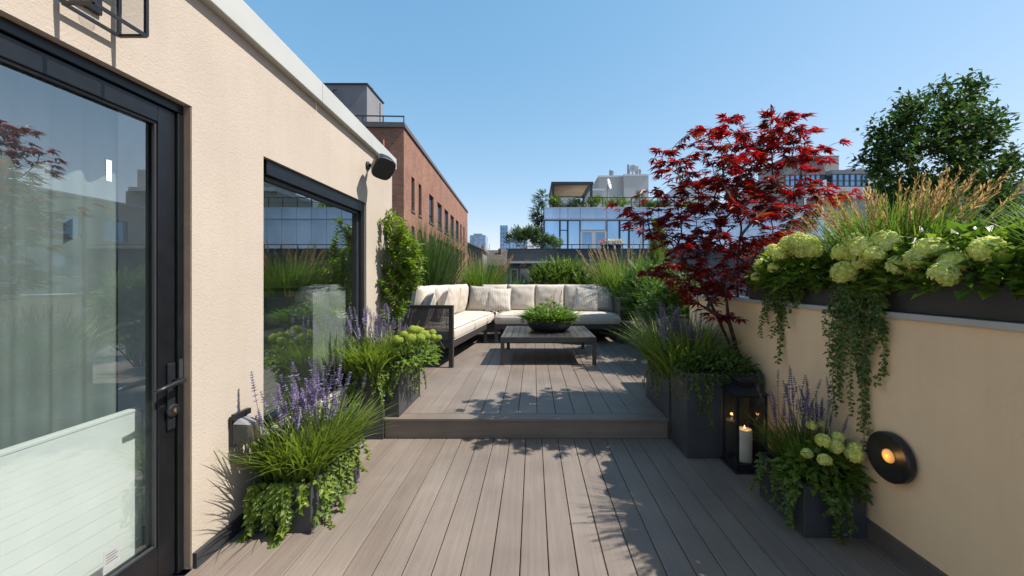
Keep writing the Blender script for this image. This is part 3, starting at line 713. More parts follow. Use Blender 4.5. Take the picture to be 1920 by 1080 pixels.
m.box(cx - b + .01, cx + b - .01, cy - b + .01, cy + b - .01, h0, h0 + .035)
m.hexa([(cx - .072, cy - .072, h0 + .0402), (cx + .072, cy - .072, h0 + .0402), (cx + .072, cy + .072, h0 + .0402), (cx - .072, cy + .072, h0 + .0402), (cx - .05, cy - .05, h0 + .058), (cx + .05, cy - .05, h0 + .058), (cx + .05, cy + .05, h0 + .058), (cx - .05, cy + .05, h0 + .058)]); m.build('chimney', 'black_metal', ln)
for y in (ly0 + .012, ly1 - .012): part_box('glass', 'lantern_glass', ln, lx0 + .0235, lx1 - .0235, y - .0015, y + .0015, .063, zt - .021)
for x in (lx0 + .012, lx1 - .012): part_box('glass', 'lantern_glass', ln, x - .0015, x + .0015, ly0 + .0235, ly1 - .0235, .063, zt - .021)
cd = thing('candle', 'thick ivory pillar candle burning inside the black lantern', 'candle', (cx, cy, .0455))
m = MB(); m.lathe([(.001, .0005), (.050, .0005), (.052, .006), (.052, .232), (.048, .238), (.04, .232), (.001, .228)], 36, (cx, cy, .0455)); m.build('wax', 'candle_wax', cd, smooth=True)
m = MB(); m.tube([(cx, cy, .272), (cx, cy, .284)], .0015, 5); m.build('wick', 'skirting', cd)
m = MB(); m.lathe([(.0005, 0), (.0045, .006), (.004, .014), (.0005, .03)], 10, (cx, cy, .281)); m.build('flame', 'flame', cd, smooth=True)
# ================================================================= CITY
def lbox(name, mat, parent, *b, bevel=0):
    m = MB(); m.box(*b); return m.build(name, mat, parent, local=True, bevel=bevel)
def far_window(parent, x0, x1, z0, z1, y, fmat='dark_trim', gmat='facade_glass', fw=.06, bars=(), rec=.08, local=True, axis='y', name='window'):
    m = MB()
    def bb(mb, a0, a1, d0, d1, c0, c1):
        if axis == 'y': mb.box(a0, a1, d0, d1, c0, c1)
        else: mb.box(-d1, -d0, a0, a1, c0, c1)
    bb(m, x0, x0 + fw, y - .03, y + rec, z0, z1); bb(m, x1 - fw, x1, y - .03, y + rec, z0, z1)
    bb(m, x0 + fw, x1 - fw, y - .03, y + rec, z0, z0 + fw); bb(m, x0 + fw, x1 - fw, y - .03, y + rec, z1 - fw, z1)
    for q in bars: bb(m, x0 + fw, x1 - fw, y - .02, y + rec, q - fw / 2, q + fw / 2)
    f = m.build(name, fmat, parent, local=True)
    m = MB(); bb(m, x0 + fw * .8, x1 - fw * .8, y + rec * .5, y + rec * .5 + .02, z0 + fw * .8, z1 - fw * .8); m.build('pane', gmat, f, local=True); return f
# ---- brick building
BA = .0405; bz = -14
br = thing('brick_building', 'long red brick building with tall dark windows and a flat roof', 'building', (-7.22, 22, 0), None, math.atan(BA))
def sy(px):
    k = (px - VX) / F; ca, sa = math.cos(math.atan(BA)), math.sin(math.atan(BA))
    return (-7.22 - k * 22) / (k * ca + sa)
LEN = sy(876.5); TOP = 9.85
cols = [(771.5, 777.5), (785, 790.5), (804.5, 813), (820, 828.5), (833.5, 840.5), (844.5, 851), (854.5, 860), (863, 865.5), (868.8, 871)]
cs = [(sy(a), sy(b)) for a, b in cols]
us = [0] + [q for c in cs for q in c] + [LEN]
rows = [(-8.2, -6.2), (-4.6, -2.6), (-.9, 1.1), (2.35, 4.62), (5.55, 7.58)]
vs = [bz] + [q for r in rows for q in r] + [TOP]
holes = {(2 * i + 1, 2 * j + 1) for i in range(len(cs)) for j in range(len(rows))}
wall_holes(us, vs, holes, lambda u, v, d: V((-d, u, v)), .35).build('wall', 'brick', br, local=True)
lbox('wall', 'brick', br, -16, -.352, 0, .35, bz, TOP); lbox('wall', 'brick', br, -16, -.352, LEN - .35, LEN, bz, TOP)
lbox('roof', 'roof_felt', br, -16, -.354, .352, LEN - .352, TOP - .6, TOP - .3)
lbox('interior', 'dark_trim', br, -3, -2.9, .36, LEN - .36, bz, TOP - .61)
for i, (a, b) in enumerate(cs):
    for j, (z0, z1) in enumerate(rows):
        if j < 2: continue
        far_window(br, a + .01, b - .01, z0 + .01, z1 - .01, .14, 'dark_trim', 'blue_glass', .07, (z0 + .62,), .08, axis='x')
        if j > 1: lbox('sill', 'parapet_cap', br, .001, .06, a - .05, b + .05, z0 - .11, z0 - .004)
m = MB(); m.box(-16, .10, -.10, LEN + .08, TOP + .001, TOP + .10); m.box(-16, .05, -.05, LEN + .05, TOP + .1002, TOP + .30); m.build('parapet_cap', 'parapet_cap', br, local=True)
m = MB(); m.tube([(-1.1, -.06, TOP - .7), (-1.1, -.06, -10)], .05, 8); m.build('downpipe', 'terracotta', br, local=True)
m = MB(); rz = TOP + .30
for k in range(7): m.box(-7.0 + k * 1.15, -6.95 + k * 1.15, .25, .30, rz, rz + .42)
m.box(-7.0, -.05, .245, .305, rz + .42, rz + .48)
m.build('railing', 'dark_trim', br, local=True)
ph = thing('roof_house', 'grey rendered rooftop plant room on top of the brick building', 'roof structure', (-12, 27.5, TOP - .3))
def ppart(name, mat, parent, x0, x1, y0, y1, z0, z1): return part_box(name, mat, parent, x0, x1, y0, y1, z0, z1)
x0, x1 = PX(600, 26), PX(688, 26)
ppart('wall', 'concrete_dark', ph, x0, x1, 26, 28.75, TOP - .3, PZ(159, 26)); ppart('roof', 'dark_trim', ph, x0 - .08, x1 + .08, 25.92, 28.83, PZ(159, 26) + .002, PZ(159, 26) + .09)
m = MB(); m.tube([(x1 + .06, 28.2, TOP - .3), (x1 + .06, 28.2, 14.0)], .07, 8); m.build('pipe', 'vent_grey', ph)
m = MB(); m.tube([(x1 - .5, 27.6, PZ(159, 26) + .09), (x1 - .5, 27.6, PZ(159, 26) + .55)], .26, 12); m.build('vent', 'dark_trim', ph)
m = MB(); q = P(627, 178, 25.9); m.tube([q, q + V((0, -.15, .25)), q + V((.3, -.2, .25))], .05, 6); m.build('bracket', 'dark_trim', ph)

# ---- dark stone building and glazed storeys behind the terrace
BY = 22.0
sb = thing('stone_building', 'dark slate block building below the glazed storey', 'building', (8, 25, -14))
bx0, bx1 = PX(951, BY), PX(1720, BY); zt = PZ(468, BY)
gl = [(956, 972, 503, 540), (974, 993, 503, 540), (1075, 1112, 493, 535), (1116, 1152, 493, 535)]
us = sorted({bx0, bx1} | {PX(q, BY) for g_ in gl for q in g_[:2]}); 
vs = [-14, PZ(545, BY), PZ(503, BY), PZ(493, BY), zt - .001]
holes = set()
for (a, b, c_, d_) in gl:
    i = us.index(PX(a, BY)); holes.add((i, 1))
    if c_ == 493: holes.add((i, 2))
wall_holes(us, vs, holes, lambda u, v, d: V((u, BY + d, v)), .3).build('wall', 'slate_block', sb)
off = sb.location
for (a, b, c_, d_) in gl:
    f = far_window(sb, PX(a, BY) - off.x + .01, PX(b, BY) - off.x - .01, PZ(545, BY) - off.z + .01, PZ(c_, BY) - off.z - .01, BY + .1 - off.y, 'vent_grey', 'dark_glass', .08)
ppart('roof_slab', 'concrete_dark', sb, bx0, bx1, BY + .302, 48, zt - .5, zt - .05); ppart('end_wall', 'slate_block', sb, bx0, bx0 + .3, BY + .302, 48, -14, zt - .5); ppart('interior', 'dark_trim', sb, bx0 + .31, bx1, 25, 25.1, -14, zt - .51)
ppart('wall_cap', 'dark_trim', sb, bx0 - .05, bx1, BY - .05, BY + .35, zt, zt + .06)
ppart('canopy', 'coping_metal', sb, PX(955, BY), PX(1031, BY), BY - .8, BY - .003, PZ(494.5, BY), PZ(491, BY))
m = MB(); zr = zt + .06; hr = PZ(459, BY)
for k in range(18):
    x = PX(1040, BY) + k * .95; m.box(x, x + .04, BY + .10, BY + .14, zr, hr)
m.box(PX(1025, BY), bx1, BY + .095, BY + .145, hr, hr + .045)
m.build('railing', 'dark_trim', sb)
gb = thing('glass_building', 'pale blue glazed penthouse storey with terrace railing above dark stone', 'building', (8, 30, zt))
GY = 26.0; gx0 = PX(1020.5, GY); gx1 = PX(1545, GY)
edges = [1020.5, 1049.8, 1064.9, 1088, 1137.8, 1162, 1180, 1207, 1235, 1262, 1290, 1318, 1346, 1374, 1402, 1430, 1458, 1486, 1514, 1545]
z0, zm, z1 = zt - .04, PZ(412.5, GY), PZ(390.5, GY)
ppart('core', 'spandrel', gb, gx0 + .05, gx1, GY + .35, 46, z0, z1 - .05)
m = MB()
for a, b in zip(edges[:-1], edges[1:]): m.box(PX(a, GY) + .012, PX(b, GY) - .012, GY, GY + .30, zm + .09, z1)
for k in range(6): m.box(gx0, gx0 + .04, GY + .34 + k * 3.2, GY + .34 + k * 3.2 + 3.17, zm + .09, z1)
m.build('cladding', 'spandrel', gb)
m = MB(); m.box(gx0 - .02, gx1, GY - .02, GY + .32, z1 + .003, z1 + .06); m.box(gx0 - .03, gx0 + .3, GY + .321, 46, z1 + .003, z1 + .06); m.build('roof_edge', 'pale_render', gb)
m = MB(); m.box(gx0, gx1, GY - .01, GY + .30, zm, zm + .085); m.build('band', 'vent_grey', gb)
off = gb.location
for i, (a, b) in enumerate(zip(edges[:-1], edges[1:])):
    xa, xb = PX(a, GY) - off.x + .008, PX(b, GY) - off.x - .008; ya = GY + .06 - off.y; za, zb = z0 - off.z, zm - off.z - .003
    if i in (1, 5): far_window(gb, xa, xb, za, zb, ya, 'dark_trim', 'facade_glass', .05, (PZ(431.5, GY) - off.z,))
    elif i == 3:
        zz = PZ(432, GY) - off.z
        far_window(gb, xa, xb, zz, zb, ya, 'vent_grey', 'facade_glass', .05)
        xm = (xa + xb) / 2
        for (p, q) in ((xa, xm - .004), (xm + .004, xb)):
            dr = far_window(gb, p, q, za, zz - .006, ya, 'pale_render', 'blue_glass', .12, name='door')
    elif i < 8: far_window(gb, xa, xb, za, zb, ya, 'dark_trim' if i % 2 == 0 else 'vent_grey', 'facade_glass', .04)
    else: lbox('panel', 'spandrel', gb, xa, xb, ya - .05, ya + .03, za, zb)
m = MB(); zr = z1 + .06; hr = PZ(370.5, GY)
for k in range(19): x = PX(1103, GY) + k * .95; m.box(x, x + .045, GY + .1, GY + .145, zr, hr)
for k in range(3): x = gx0 + .1 + k * .95; m.box(x, x + .03, GY + .1, GY + .13, zr, hr)
m.box(PX(1103, GY), gx1, GY + .095, GY + .15, hr, hr + .05); m.box(PX(1103, GY), gx1, GY + .11, GY + .13, (zr + hr) / 2, (zr + hr) / 2 + .02)
m.build('railing', 'dark_trim', gb)
TZ = z1 + .06
# pergola
pg = thing('pergola', 'dark steel pergola with wooden ceiling on the glazed roof terrace', 'pergola', (PX(1070, 29), 29, TZ))
py0, py1 = 27.0, 31.4; zp = PZ(341.5, py0); xa, xb = PX(1035, py0), PX(1111, py0)
for x in (xa, xb - .16):
    for y in (py0, py1 - .16): ppart('post', 'dark_trim', pg, x, x + .16, y, y + .16, TZ, zp - .18)
m = MB(); m.box(xa - .05, xb + .05, py0 - .05, py0 + .2, zp - .18, zp + .02); m.box(xa - .05, xb + .05, py1 - .2, py1 + .05, zp - .18, zp + .02); m.box(xa - .05, xa + .2, py0 + .201, py1 - .201, zp - .18, zp + .02); m.box(xb - .2, xb + .05, py0 + .201, py1 - .201, zp - .18, zp + .02); m.build('beam', 'dark_trim', pg)
ppart('ceiling', 'wood_ceiling', pg, xa + .201, xb - .201, py0 + .201, py1 - .201, zp - .10, zp - .02)
ppart('back_panel', 'concrete_dark', pg, xa + .16, xb - .16, py1 - .10, py1 - .04, TZ, zp - .6)
ppart('side_panel', 'concrete_grey', pg, xa + .03, xa + .09, py0 + .5, py1 - .5, TZ, zp - .2)
tb = thing('dining_table', 'dark outdoor dining table under the steel pergola', 'table', (PX(1062, 28), 28, TZ))
m = MB(); m.box(PX(1050, 28), PX(1076, 28), 27.6, 28.5, TZ + .7, TZ + .75); m.build('top', 'dark_trim', tb)
for sx in (1051, 1074):
    for y in (27.7, 28.35): ppart('leg', 'dark_trim', tb, PX(sx, 28), PX(sx, 28) + .06, y, y + .06, TZ, TZ + .698)
for k, (px, lab) in enumerate(((1047, 'pale chair under the pergola, at the planter end of the table'), (1060, 'pale chair under the pergola, at the middle of the table'), (1072, 'pale chair under the pergola, at the railing end of the table'))):
    ch = thing('dining_chair', lab, 'chair', (PX(px, 27.4), 27.4, TZ), 'chairs around the pergola table'); xq = PX(px, 27.4)
    ppart('seat', 'pale_render', ch, xq - .22, xq + .22, 27.2, 27.6, TZ + .44, TZ + .48); ppart('backrest', 'pale_render', ch, xq - .22, xq + .22, 27.16, 27.195, TZ + .5, TZ + .9)
    for a in (-.21, .18):
        for y in (27.21, 27.56): ppart('leg', 'dark_trim', ch, xq + a, xq + a + .03, y, y + .03, TZ, TZ + .438)
# beige roof house with aerials
rh = thing('roof_house', 'beige rendered lift housing in two steps behind the pergola', 'roof structure', (PX(1170, 33), 34, TZ - .06))
def pb_(name, mat, par, pa, pb2, ya, yb, yt, zb=None): return ppart(name, mat, par, PX(pa, ya), PX(pb2, ya), ya, yb, TZ - .06 if zb is None else zb, PZ(yt, ya))
pb_('wall', 'beige_render', rh, 1123, 1169.8, 33, 37, 332); pb_('wall', 'beige_render', rh, 1170, 1216, 32.4, 37, 329.5); pb_('wall', 'beige_render', rh, 1095, 1135, 31.5, 32.3, 357)
for (pa, pb2, ya, yb, yt) in ((1122.5, 1169.6, 32.95, 37, 332), (1169.7, 1216.5, 32.35, 37.05, 329.5), (1094, 1134, 31.45, 32.3, 357)):
    z = PZ(yt, ya); ppart('roof_edge', 'pale_render', rh, PX(pa, ya), PX(pb2, ya), ya, yb, z + .002, z + .14)
def dish(label, px, py, Y, r, zb, face):
    t = thing('satellite_dish', label, 'dish', (PX(px, Y), Y, zb), 'satellite dishes on the roof')
    m = MB(); m.tube([(PX(px, Y), Y, zb), (PX(px, Y), Y, PZ(py, Y))], .05, 8); m.build('mast', 'vent_grey', t)
    m = MB(); m.lathe([(.001, 0), (r * .5, .05 * r), (r, .3 * r), (r * .98, .33 * r), (r * .5, .1 * r), (.001, .04 * r)], 28)
    o = m.build('reflector', 'pale_render', t, local=True, smooth=True); o.location = (0, -.08, PZ(py, Y) - zb); o.rotation_euler = V(face).to_track_quat('Z', 'Y').to_euler()
    m = MB(); m.tube([(0, -.08, PZ(py, Y) - zb), V((0, -.08, PZ(py, Y) - zb)) + V(face).normalized() * r * .9], .025, 6); m.build('feed_arm', 'vent_grey', t, local=True)
zr2 = PZ(329.5, 32.4) + .14
dish('round dish on top of the taller beige housing', 1186, 317.5, 33, .34, zr2, (-.25, -1, .25))
dish('tall white dish on a mast between pergola and beige housing', 1139.5, 346, 30, .40, TZ, (.9, -.5, .2))
for (px, w, y, lab) in ((1178.5, .12, 309, 'thin flue on the taller beige housing'), (1195.5, .09, 312, 'short flue pipe beside the roof dish')):
    m = MB(); m.tube([(PX(px, 33), 33, zr2), (PX(px, 33), 33, PZ(y, 33))], w, 8); tag(m.build('flue_pipe', 'vent_grey'), lab, 'flue')
m = MB(); m.box(PX(1193, 33.4), PX(1202, 33.4), 33.4, 33.9, zr2, PZ(318, 33.4)); m.box(PX(1194, 33.4), PX(1201, 33.4), 33.45, 33.85, PZ(318, 33.4) + .001, PZ(316.5, 33.4)); tag(m.build('vent_box', 'vent_grey'), 'grey vent box on the taller beige housing', 'vent')
m = MB(); zq = PZ(332, 33) + .14; m.tube([(PX(1147, 33.5), 33.5, zq), (PX(1147, 33.5), 33.5, PZ(321, 33.5))], .22, 10); m.tube([(PX(1144, 33.5), 33.5, zq), (PX(1144, 33.5), 33.5, PZ(318.5, 33.5))], .07, 8); tag(m.build('roof_vent', 'vent_grey'), 'squat vent cowl on the lower beige housing', 'vent')
# ---- far building beyond the maple
fb = thing('apartment_building', 'stepped grey apartment block with blue window bands beyond the maple', 'building', (PX(1560, 60), 62, -14))
Yf = 60
def fp(name, mat, pa, pb2, ya, yb, yt, yb2): return ppart(name, mat, fb, PX(pa, ya), PX(pb2, ya), ya, yb, PZ(yb2, ya), PZ(yt, ya))
fp('upper_block', 'concrete_grey', 1478, 1546, 63.5, 72, 293.5, 322); fp('upper_block', 'beige_render', 1546.3, 1573, 62.5, 72, 293, 322)
fp('upper_cap', 'vent_grey', 1477, 1574, 62.4, 72, 291.5, 292.9)
fp('band_fascia', 'concrete_dark', 1470, 1559, 61, 70, 320.5, 327); fp('band_fascia', 'concrete_dark', 1559.5, 1627, 60, 70, 318.5, 325.5)
o = fb.location
for k in range(9):
    a = 1472 + k * 9.6; far_window(fb, PX(a, 61.2) - o.x, PX(a + 9.3, 61.2) - o.x, PZ(350, 61.2) - o.z, PZ(327.3, 61.2) - o.z, 61.2 - o.y, 'dark_trim', 'blue_glass', .10, (PZ(338, 61.2) - o.z,))
for k in range(6):
    a = 1560 + k * 11.2; far_window(fb, PX(a, 60.2) - o.x, PX(a + 11, 60.2) - o.x, PZ(350, 60.2) - o.z, PZ(325.8, 60.2) - o.z, 60.2 - o.y, 'dark_trim', 'blue_glass', .12, (PZ(339, 60.2) - o.z,))
fp('side_wing', 'pale_render', 1627.5, 1700, 60, 70, 318, 350)
fp('core', 'concrete_grey', 1465, 1700, 61.6, 70, 327.5, 352)
fp('terrace_slab', 'pale_render', 1440, 1715, 57, 72, 350.5, 358); fp('lower_block', 'concrete_grey', 1436, 1720, 57.6, 72, 358.2, 700)
fp('balcony_wall', 'pale_render', 1512, 1620, 56.4, 56.9, 351, 372)
for (px, h) in ((1508, 366), (1546, 337)): fp('column', 'white_paint', px, px + 4, 56, 56.3, h, 352 if h < 350 else 385)
for (px, y) in ((1590, 316), (1597, 314.5), (1615, 314)): fp('roof_unit', 'vent_grey', px, px + 4, 62, 63, y, 318.4)
nb = thing('apartment_building', 'pale low roof block with stepped gable just left behind the maple', 'building', (PX(1300, 40), 44, -14))
nb['label'] = 'pale grey rendered block with low stepped roof peeking through the maple'
ppart('wall', 'pale_render', nb, PX(1268, 40), PX(1350, 40), 40, 48, -14, PZ(352, 40)); ppart('upper_step', 'concrete_grey', nb, PX(1282, 41), PX(1345, 41), 41, 47, PZ(352, 40) + .002, PZ(342, 41)); ppart('roof_edge', 'vent_grey', nb, PX(1267, 40), PX(1351, 40), 39.9, 40.9, PZ(352, 40) + .002, PZ(350.5, 40))
# ---- low roofs between brick and stone buildings
lr = thing('low_house', 'brown roofed low houses between the brick and the slate building', 'building', (PX(915, 60), 64, -14))
lr['label'] = 'low house with a brown pitched roof beyond the brick building'
m = MB(); a, b = PX(868, 60), PX(962, 60); zr = PZ(498, 60); m.box(a, b, 60, 72, -14, zr); m.build('wall', 'concrete_dark', lr)
m = MB(); zt2 = PZ(469, 66); m.add([(a, 59.5, zr), (b, 59.5, zr), (b, 66, zt2), (a, 66, zt2), (a, 72.5, zr), (b, 72.5, zr)], [(0, 1, 2, 3), (3, 2, 5, 4), (0, 3, 4), (1, 5, 2)]); m.build('roof', 'roof_brown', lr)
ppart('chimney', 'brick', lr, PX(903, 64), PX(907, 64), 64, 64.8, PZ(475, 64), PZ(461, 64)); ppart('chimney', 'brick', lr, PX(934, 64), PX(940, 64), 64, 64.8, PZ(475, 64), PZ(466, 64))
l2 = thing('low_house', 'grey flat house with a slanted metal roof next to the brick building', 'building', (PX(890, 52), 54, -14))
m = MB(); a, b = PX(872, 52), PX(905, 52)
m.hexa([(a, 52, -14), (b, 52, -14), (b, 57, -14), (a, 57, -14), (a, 52, PZ(454, 52)), (b, 52, PZ(470, 52)), (b, 57, PZ(470, 52)), (a, 57, PZ(454, 52))]); m.build('wall', 'concrete_dark', l2)
m = MB(); m.hexa([(a - .1, 51.8, PZ(454, 52) + .004), (b + .3, 51.8, PZ(470.5, 52) + .004), (b + .3, 57, PZ(470.5, 52) + .004), (a - .1, 57, PZ(454, 52) + .004), (a - .1, 51.8, PZ(453, 52) + .1), (b + .3, 51.8, PZ(469.5, 52) + .1), (b + .3, 57, PZ(469.5, 52) + .1), (a - .1, 57, PZ(453, 52) + .1)]); m.build('roof', 'vent_grey', l2)
ab = thing('apartment_building', 'beige apartment block with rows of windows, added beyond the evergreen for the door reflection', 'building', (42, 30, -14))  # added building, covers the low horizon sky mirrored in the door glass
ax0, ay0, ay1, az1 = 36.0, 16.0, 40.0, 8.6
us = [ay0]; vs = [-14]
for k in range(6): us += [ay0 + 1.2 + k * 3.8, ay0 + 3.4 + k * 3.8]
us.append(ay1)
for k in range(4): vs += [-5.2 + k * 3.4, -3.2 + k * 3.4]
vs.append(az1)
wall_holes(us, vs, {(2 * i + 1, 2 * j + 1) for i in range(6) for j in range(4)}, lambda u, v, d: V((ax0 + d, u, v)), .3).build('wall', 'beige_render', ab)
ppart('wall', 'beige_render', ab, ax0 + .302, 50, ay1 - .3, ay1, -14, az1); ppart('wall', 'beige_render', ab, ax0 + .302, 50, ay0, ay0 + .3, -14, az1); ppart('roof', 'roof_felt', ab, ax0 + .302, 50, ay0 + .302, ay1 - .302, az1 - .5, az1 - .3); ppart('parapet_cap', 'pale_render', ab, ax0 - .08, ax0 + .4, ay0, ay1, az1 + .002, az1 + .15); ppart('interior', 'dark_trim', ab, ax0 + 1, ax0 + 1.1, ay0 + .31, ay1 - .31, -14, az1 - .51)
o = ab.location
for i in range(6):
    for j in range(4): far_window(ab, us[2 * i + 1] + .01 - o.y, us[2 * i + 2] - .01 - o.y, vs[2 * j + 1] + .01 - o.z, vs[2 * j + 2] - .01 - o.z, -(ax0 + .28 - o.x), 'pale_render', 'blue_glass', .1, (), .08, axis='x')
# ---- towers
def tower(label, pa, pb2, yt, Y, mat, cap=None, slant=0):
    t = thing('tower', label, 'skyscraper', (PX((pa + pb2) / 2, Y), Y + 12, -14), 'distant glass towers')
    xa, xb = PX(pa, Y), PX(pb2, Y); zt = PZ(yt, Y)
    m = MB(); m.hexa([(xa, Y, -14), (xb, Y, -14), (xb, Y + 24, -14), (xa, Y + 24, -14), (xa, Y, zt), (xb, Y, zt - slant), (xb, Y + 24, zt - slant), (xa, Y + 24, zt)]); m.build('facade', mat, t)
    m = MB(); n = int((zt - slant + 5) / 4)
    for k in range(n): m.box(xa - .15, xb + .15, Y - .2, Y + 5, -4 + k * 4, -4 + k * 4 + .9)
    m.build('floor_band', 'pale_render' if mat != 'blue_glass' else 'dark_glass', t)
    m = MB(); w = (xb - xa)
    for f in (.0, .33, .66, 1): m.box(xa + w * f - .3, xa + w * f + .3, Y - .4, Y - .21, -4, zt - slant)
    m.build('pier', 'spandrel', t)
    if cap: ppart('crown', 'vent_grey', t, xa + w * .2, xb - w * .25, Y + 3, Y + 18, zt - slant + .01, PZ(cap, Y))
tower('squat glass tower with rounded crown beside the brick building', 881.5, 910, 441, 420, 'tower_glass', 437.5)
tower('slim dark blue tower, tallest on the skyline', 938, 951.5, 422.5, 400, 'blue_glass', None, 0)
tower('narrow pale tower beside the slim blue one', 952, 959, 443, 430, 'spandrel')
tower('broad glass tower with slanted top above the terrace shrubs', 962, 988, 429, 440, 'tower_glass', None, 3)
tower('low blue tower just next to the broad glass tower', 960, 966, 431.5, 436, 'blue_glass')
# ================================================================= VEGETATION
UP = V((0, 0, 1))
def spike_mesh(name, l, bl, bloom='lavender_bloom'):
    m = MB(); bend = R.uniform(-.10, .10); b2 = R.uniform(-.10, .10)
    f = lambda t: V((bend * t * t * l, b2 * t * t * l, l * t))
    m.cur = 0; m.tube([f(i / 4) for i in range(5)], [.0018, .0016, .0014, .0012, .0010], 3, cap=False)
    m.cur = 1; k = int(bl / .011)
    for i in range(k):
        t = 1 - bl / l * (1 - i / k); c = f(t); rr = .0115 * (1 - .5 * (i / k)) * (1 if i > 1 else .7)
        if i in (1, 3) and R.random() < .4: continue
        for q in range(5):
            a = q * 2 * PI / 5 + i * .7; d = V((math.cos(a), math.sin(a), R.uniform(.4, .9))).normalized()
            m.leaf(c, d, UP, rr * R.uniform(1.3, 2.0), rr * 1.1, .2, .1)
    o = m.build(name, ['lavender_stem', bloom], local=True); me = o.data; bpy.data.objects.remove(o); return me
SP = [spike_mesh('flower_spike', R.uniform(.40, .56), R.uniform(.085, .15)) for _ in range(7)]
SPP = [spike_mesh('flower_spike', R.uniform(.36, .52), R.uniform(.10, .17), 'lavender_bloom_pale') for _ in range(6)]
def tufts(m, x0, x1, y0, y1, z, n, l, w, droop=(.15, .75), tilt=(.02, .56), out=.8):
    cx, cy = (x0 + x1) / 2, (y0 + y1) / 2
    for _ in range(n):
        x, y = R.uniform(x0, x1), R.uniform(y0, y1)
        az = math.atan2((y - cy) / max(.05, y1 - y0) + R.uniform(-out, out) * .6, (x - cx) / max(.05, x1 - x0) + R.uniform(-out, out) * .6)
        m.blade(V((x, y, z - .01)), az, R.uniform(*tilt), l * R.uniform(.6, 1.15), w * R.uniform(.7, 1.3), R.uniform(*droop), 5)
def mound_leaves(m, c, rx, ry, rz, n, l, w, zmin=None, mode='leaf'):
    c = V(c)
    for _ in range(n):
        d = runit(); d.z = abs(d.z) * 1.0 - .15; d.normalize()
        q = R.uniform(.45, 1.0) ** .6
        p = c + V((d.x * rx * q, d.y * ry * q, max(d.z, -.1) * rz * q))
        dirn = (V((d.x, d.y, .25)) + rv(.7)).normalized(); nn = (UP + rv(.5)).normalized()
        m.leaf(p, dirn, nn, l * R.uniform(.6, 1.2), w * R.uniform(.7, 1.2), .15, .2)
def lavender(label, x0, x1, y0, y1, z, l, nb, ns, spikes, sz=1.0, lean=.30, w=.009, under=0, leafm='lavender_leaf'):
    t = thing('lavender', label, 'lavender', ((x0 + x1) / 2, (y0 + y1) / 2, z), 'lavender clumps in the planters')
    m = MB(); tufts(m, x0, x1, y0, y1, z, nb, l, w); m.build('foliage', leafm, t)
    if under:
        m = MB(); mound_leaves(m, ((x0 + x1) / 2, (y0 + y1) / 2, z), (x1 - x0) * .62, (y1 - y0) * .58, .10, under, .045, .022); m.build('ground_leaves', 'ivy_leaf', t)
    cx, cy = (x0 + x1) / 2, (y0 + y1) / 2
    for _ in range(ns):
        x, y = R.uniform(x0, x1), R.uniform(y0, y1); s_ = sz * R.uniform(.72, 1.12)
        shared('flower_spike', R.choice(spikes), t, (x - cx, y - cy, 0), (-(y - cy) * lean * 2 + R.gauss(0, .12), (x - cx) * lean * 2 + R.gauss(0, .14), R.uniform(0, 6)), (s_, s_, s_))
    return t
def strand(t, p0, out, ln, nl, ls, mat='ivy_leaf', wob=.03, zfloor=None):
    """one hanging shoot: p0 start, out horizontal push, ln length"""
    m = MB(); n = 12; pts = []; ph = R.uniform(0, 6); ph2 = R.uniform(0, 6); o = V(out)
    for i in range(n + 1):
        s_ = i / n; q = p0 + o * (1 - math.exp(-4 * s_)) + V((math.sin(ph + s_ * 5) * wob * s_, math.sin(ph2 + s_ * 4) * wob * s_, -ln * max(0, s_ - .06) + .02 * math.sin(min(1, s_ * 8) * PI)))
        if zfloor is not None and q.z < zfloor: q.z = zfloor; q += o * .5 * s_
        pts.append(q)
    m.cur = 0; m.tube(pts, [.003 * (1 - .6 * i / n) for i in range(n + 1)], 4, cap=False)
    m.cur = 1
    for k in range(nl):
        s_ = (k + R.random()) / nl; i = min(n - 1, int(s_ * n)); p = pts[i].lerp(pts[i + 1], s_ * n - i)
        a = k * 2.4 + R.uniform(-.4, .4); d = V((math.cos(a), math.sin(a), R.uniform(-.9, .1)))
        nn = (o.normalized() if o.length > 1e-4 else V((-1, 0, 0))) + UP * .5 + rv(.45)
        m.leaf(p, d, nn.normalized(), ls * R.uniform(.6, 1.25) * (1 - .35 * s_), ls * .72 * R.uniform(.8, 1.15) * (1 - .35 * s_), .15, .25)
    return m.build('strand', ['ivy_stem', mat], t)
def ivy(label, loc, specs, mat='ivy_leaf', group='trailing ivy over the planters'):
    t = thing('trailing_ivy', label, 'ivy', loc, group)
    for sp in specs: strand(t, *sp, mat=mat) if not isinstance(sp[-1], dict) else strand(t, *sp[:-1], **{'mat': mat, **sp[-1]})
    return t
def bloom_mesh(name, r, n, ps, mat, stalk=.10, core=.72):
    m = MB(); m.cur = 1
    for i in range(n):
        z = 1 - 2 * (i + .5) / n
        if z < -.72: continue
        a = i * 2.39996; rr = math.sqrt(1 - z * z); d = V((rr * math.cos(a), rr * math.sin(a), z)); p = d * r * R.uniform(core + .12, 1.08)
        sd = d.orthogonal().normalized(); s2 = d.cross(sd); a0 = R.uniform(0, 6)
        for k in range(4):
            e = sd * math.cos(a0 + k * PI / 2) + s2 * math.sin(a0 + k * PI / 2); m.leaf(p - d * ps * .2, (e + d * .45).normalized(), d, ps, ps * .95, -.12, .25)
    m.lathe([(.001, -r * core), (r * core * .88, -r * .3), (r * core, .1 * r), (r * core * .64, r * core * .77), (.001, r * core)], 10)
    m.cur = 0; m.tube([(0, 0, -r * .7), (0, .01, -r - stalk)], [.004, .005], 5, cap=False)
    o = m.build(name, ['ivy_stem', mat], local=True); me = o.data; bpy.data.objects.remove(o); return me
BIG = [bloom_mesh('flower_head', .060, 62, .025, 'hydrangea_bloom', .012) for _ in range(3)]
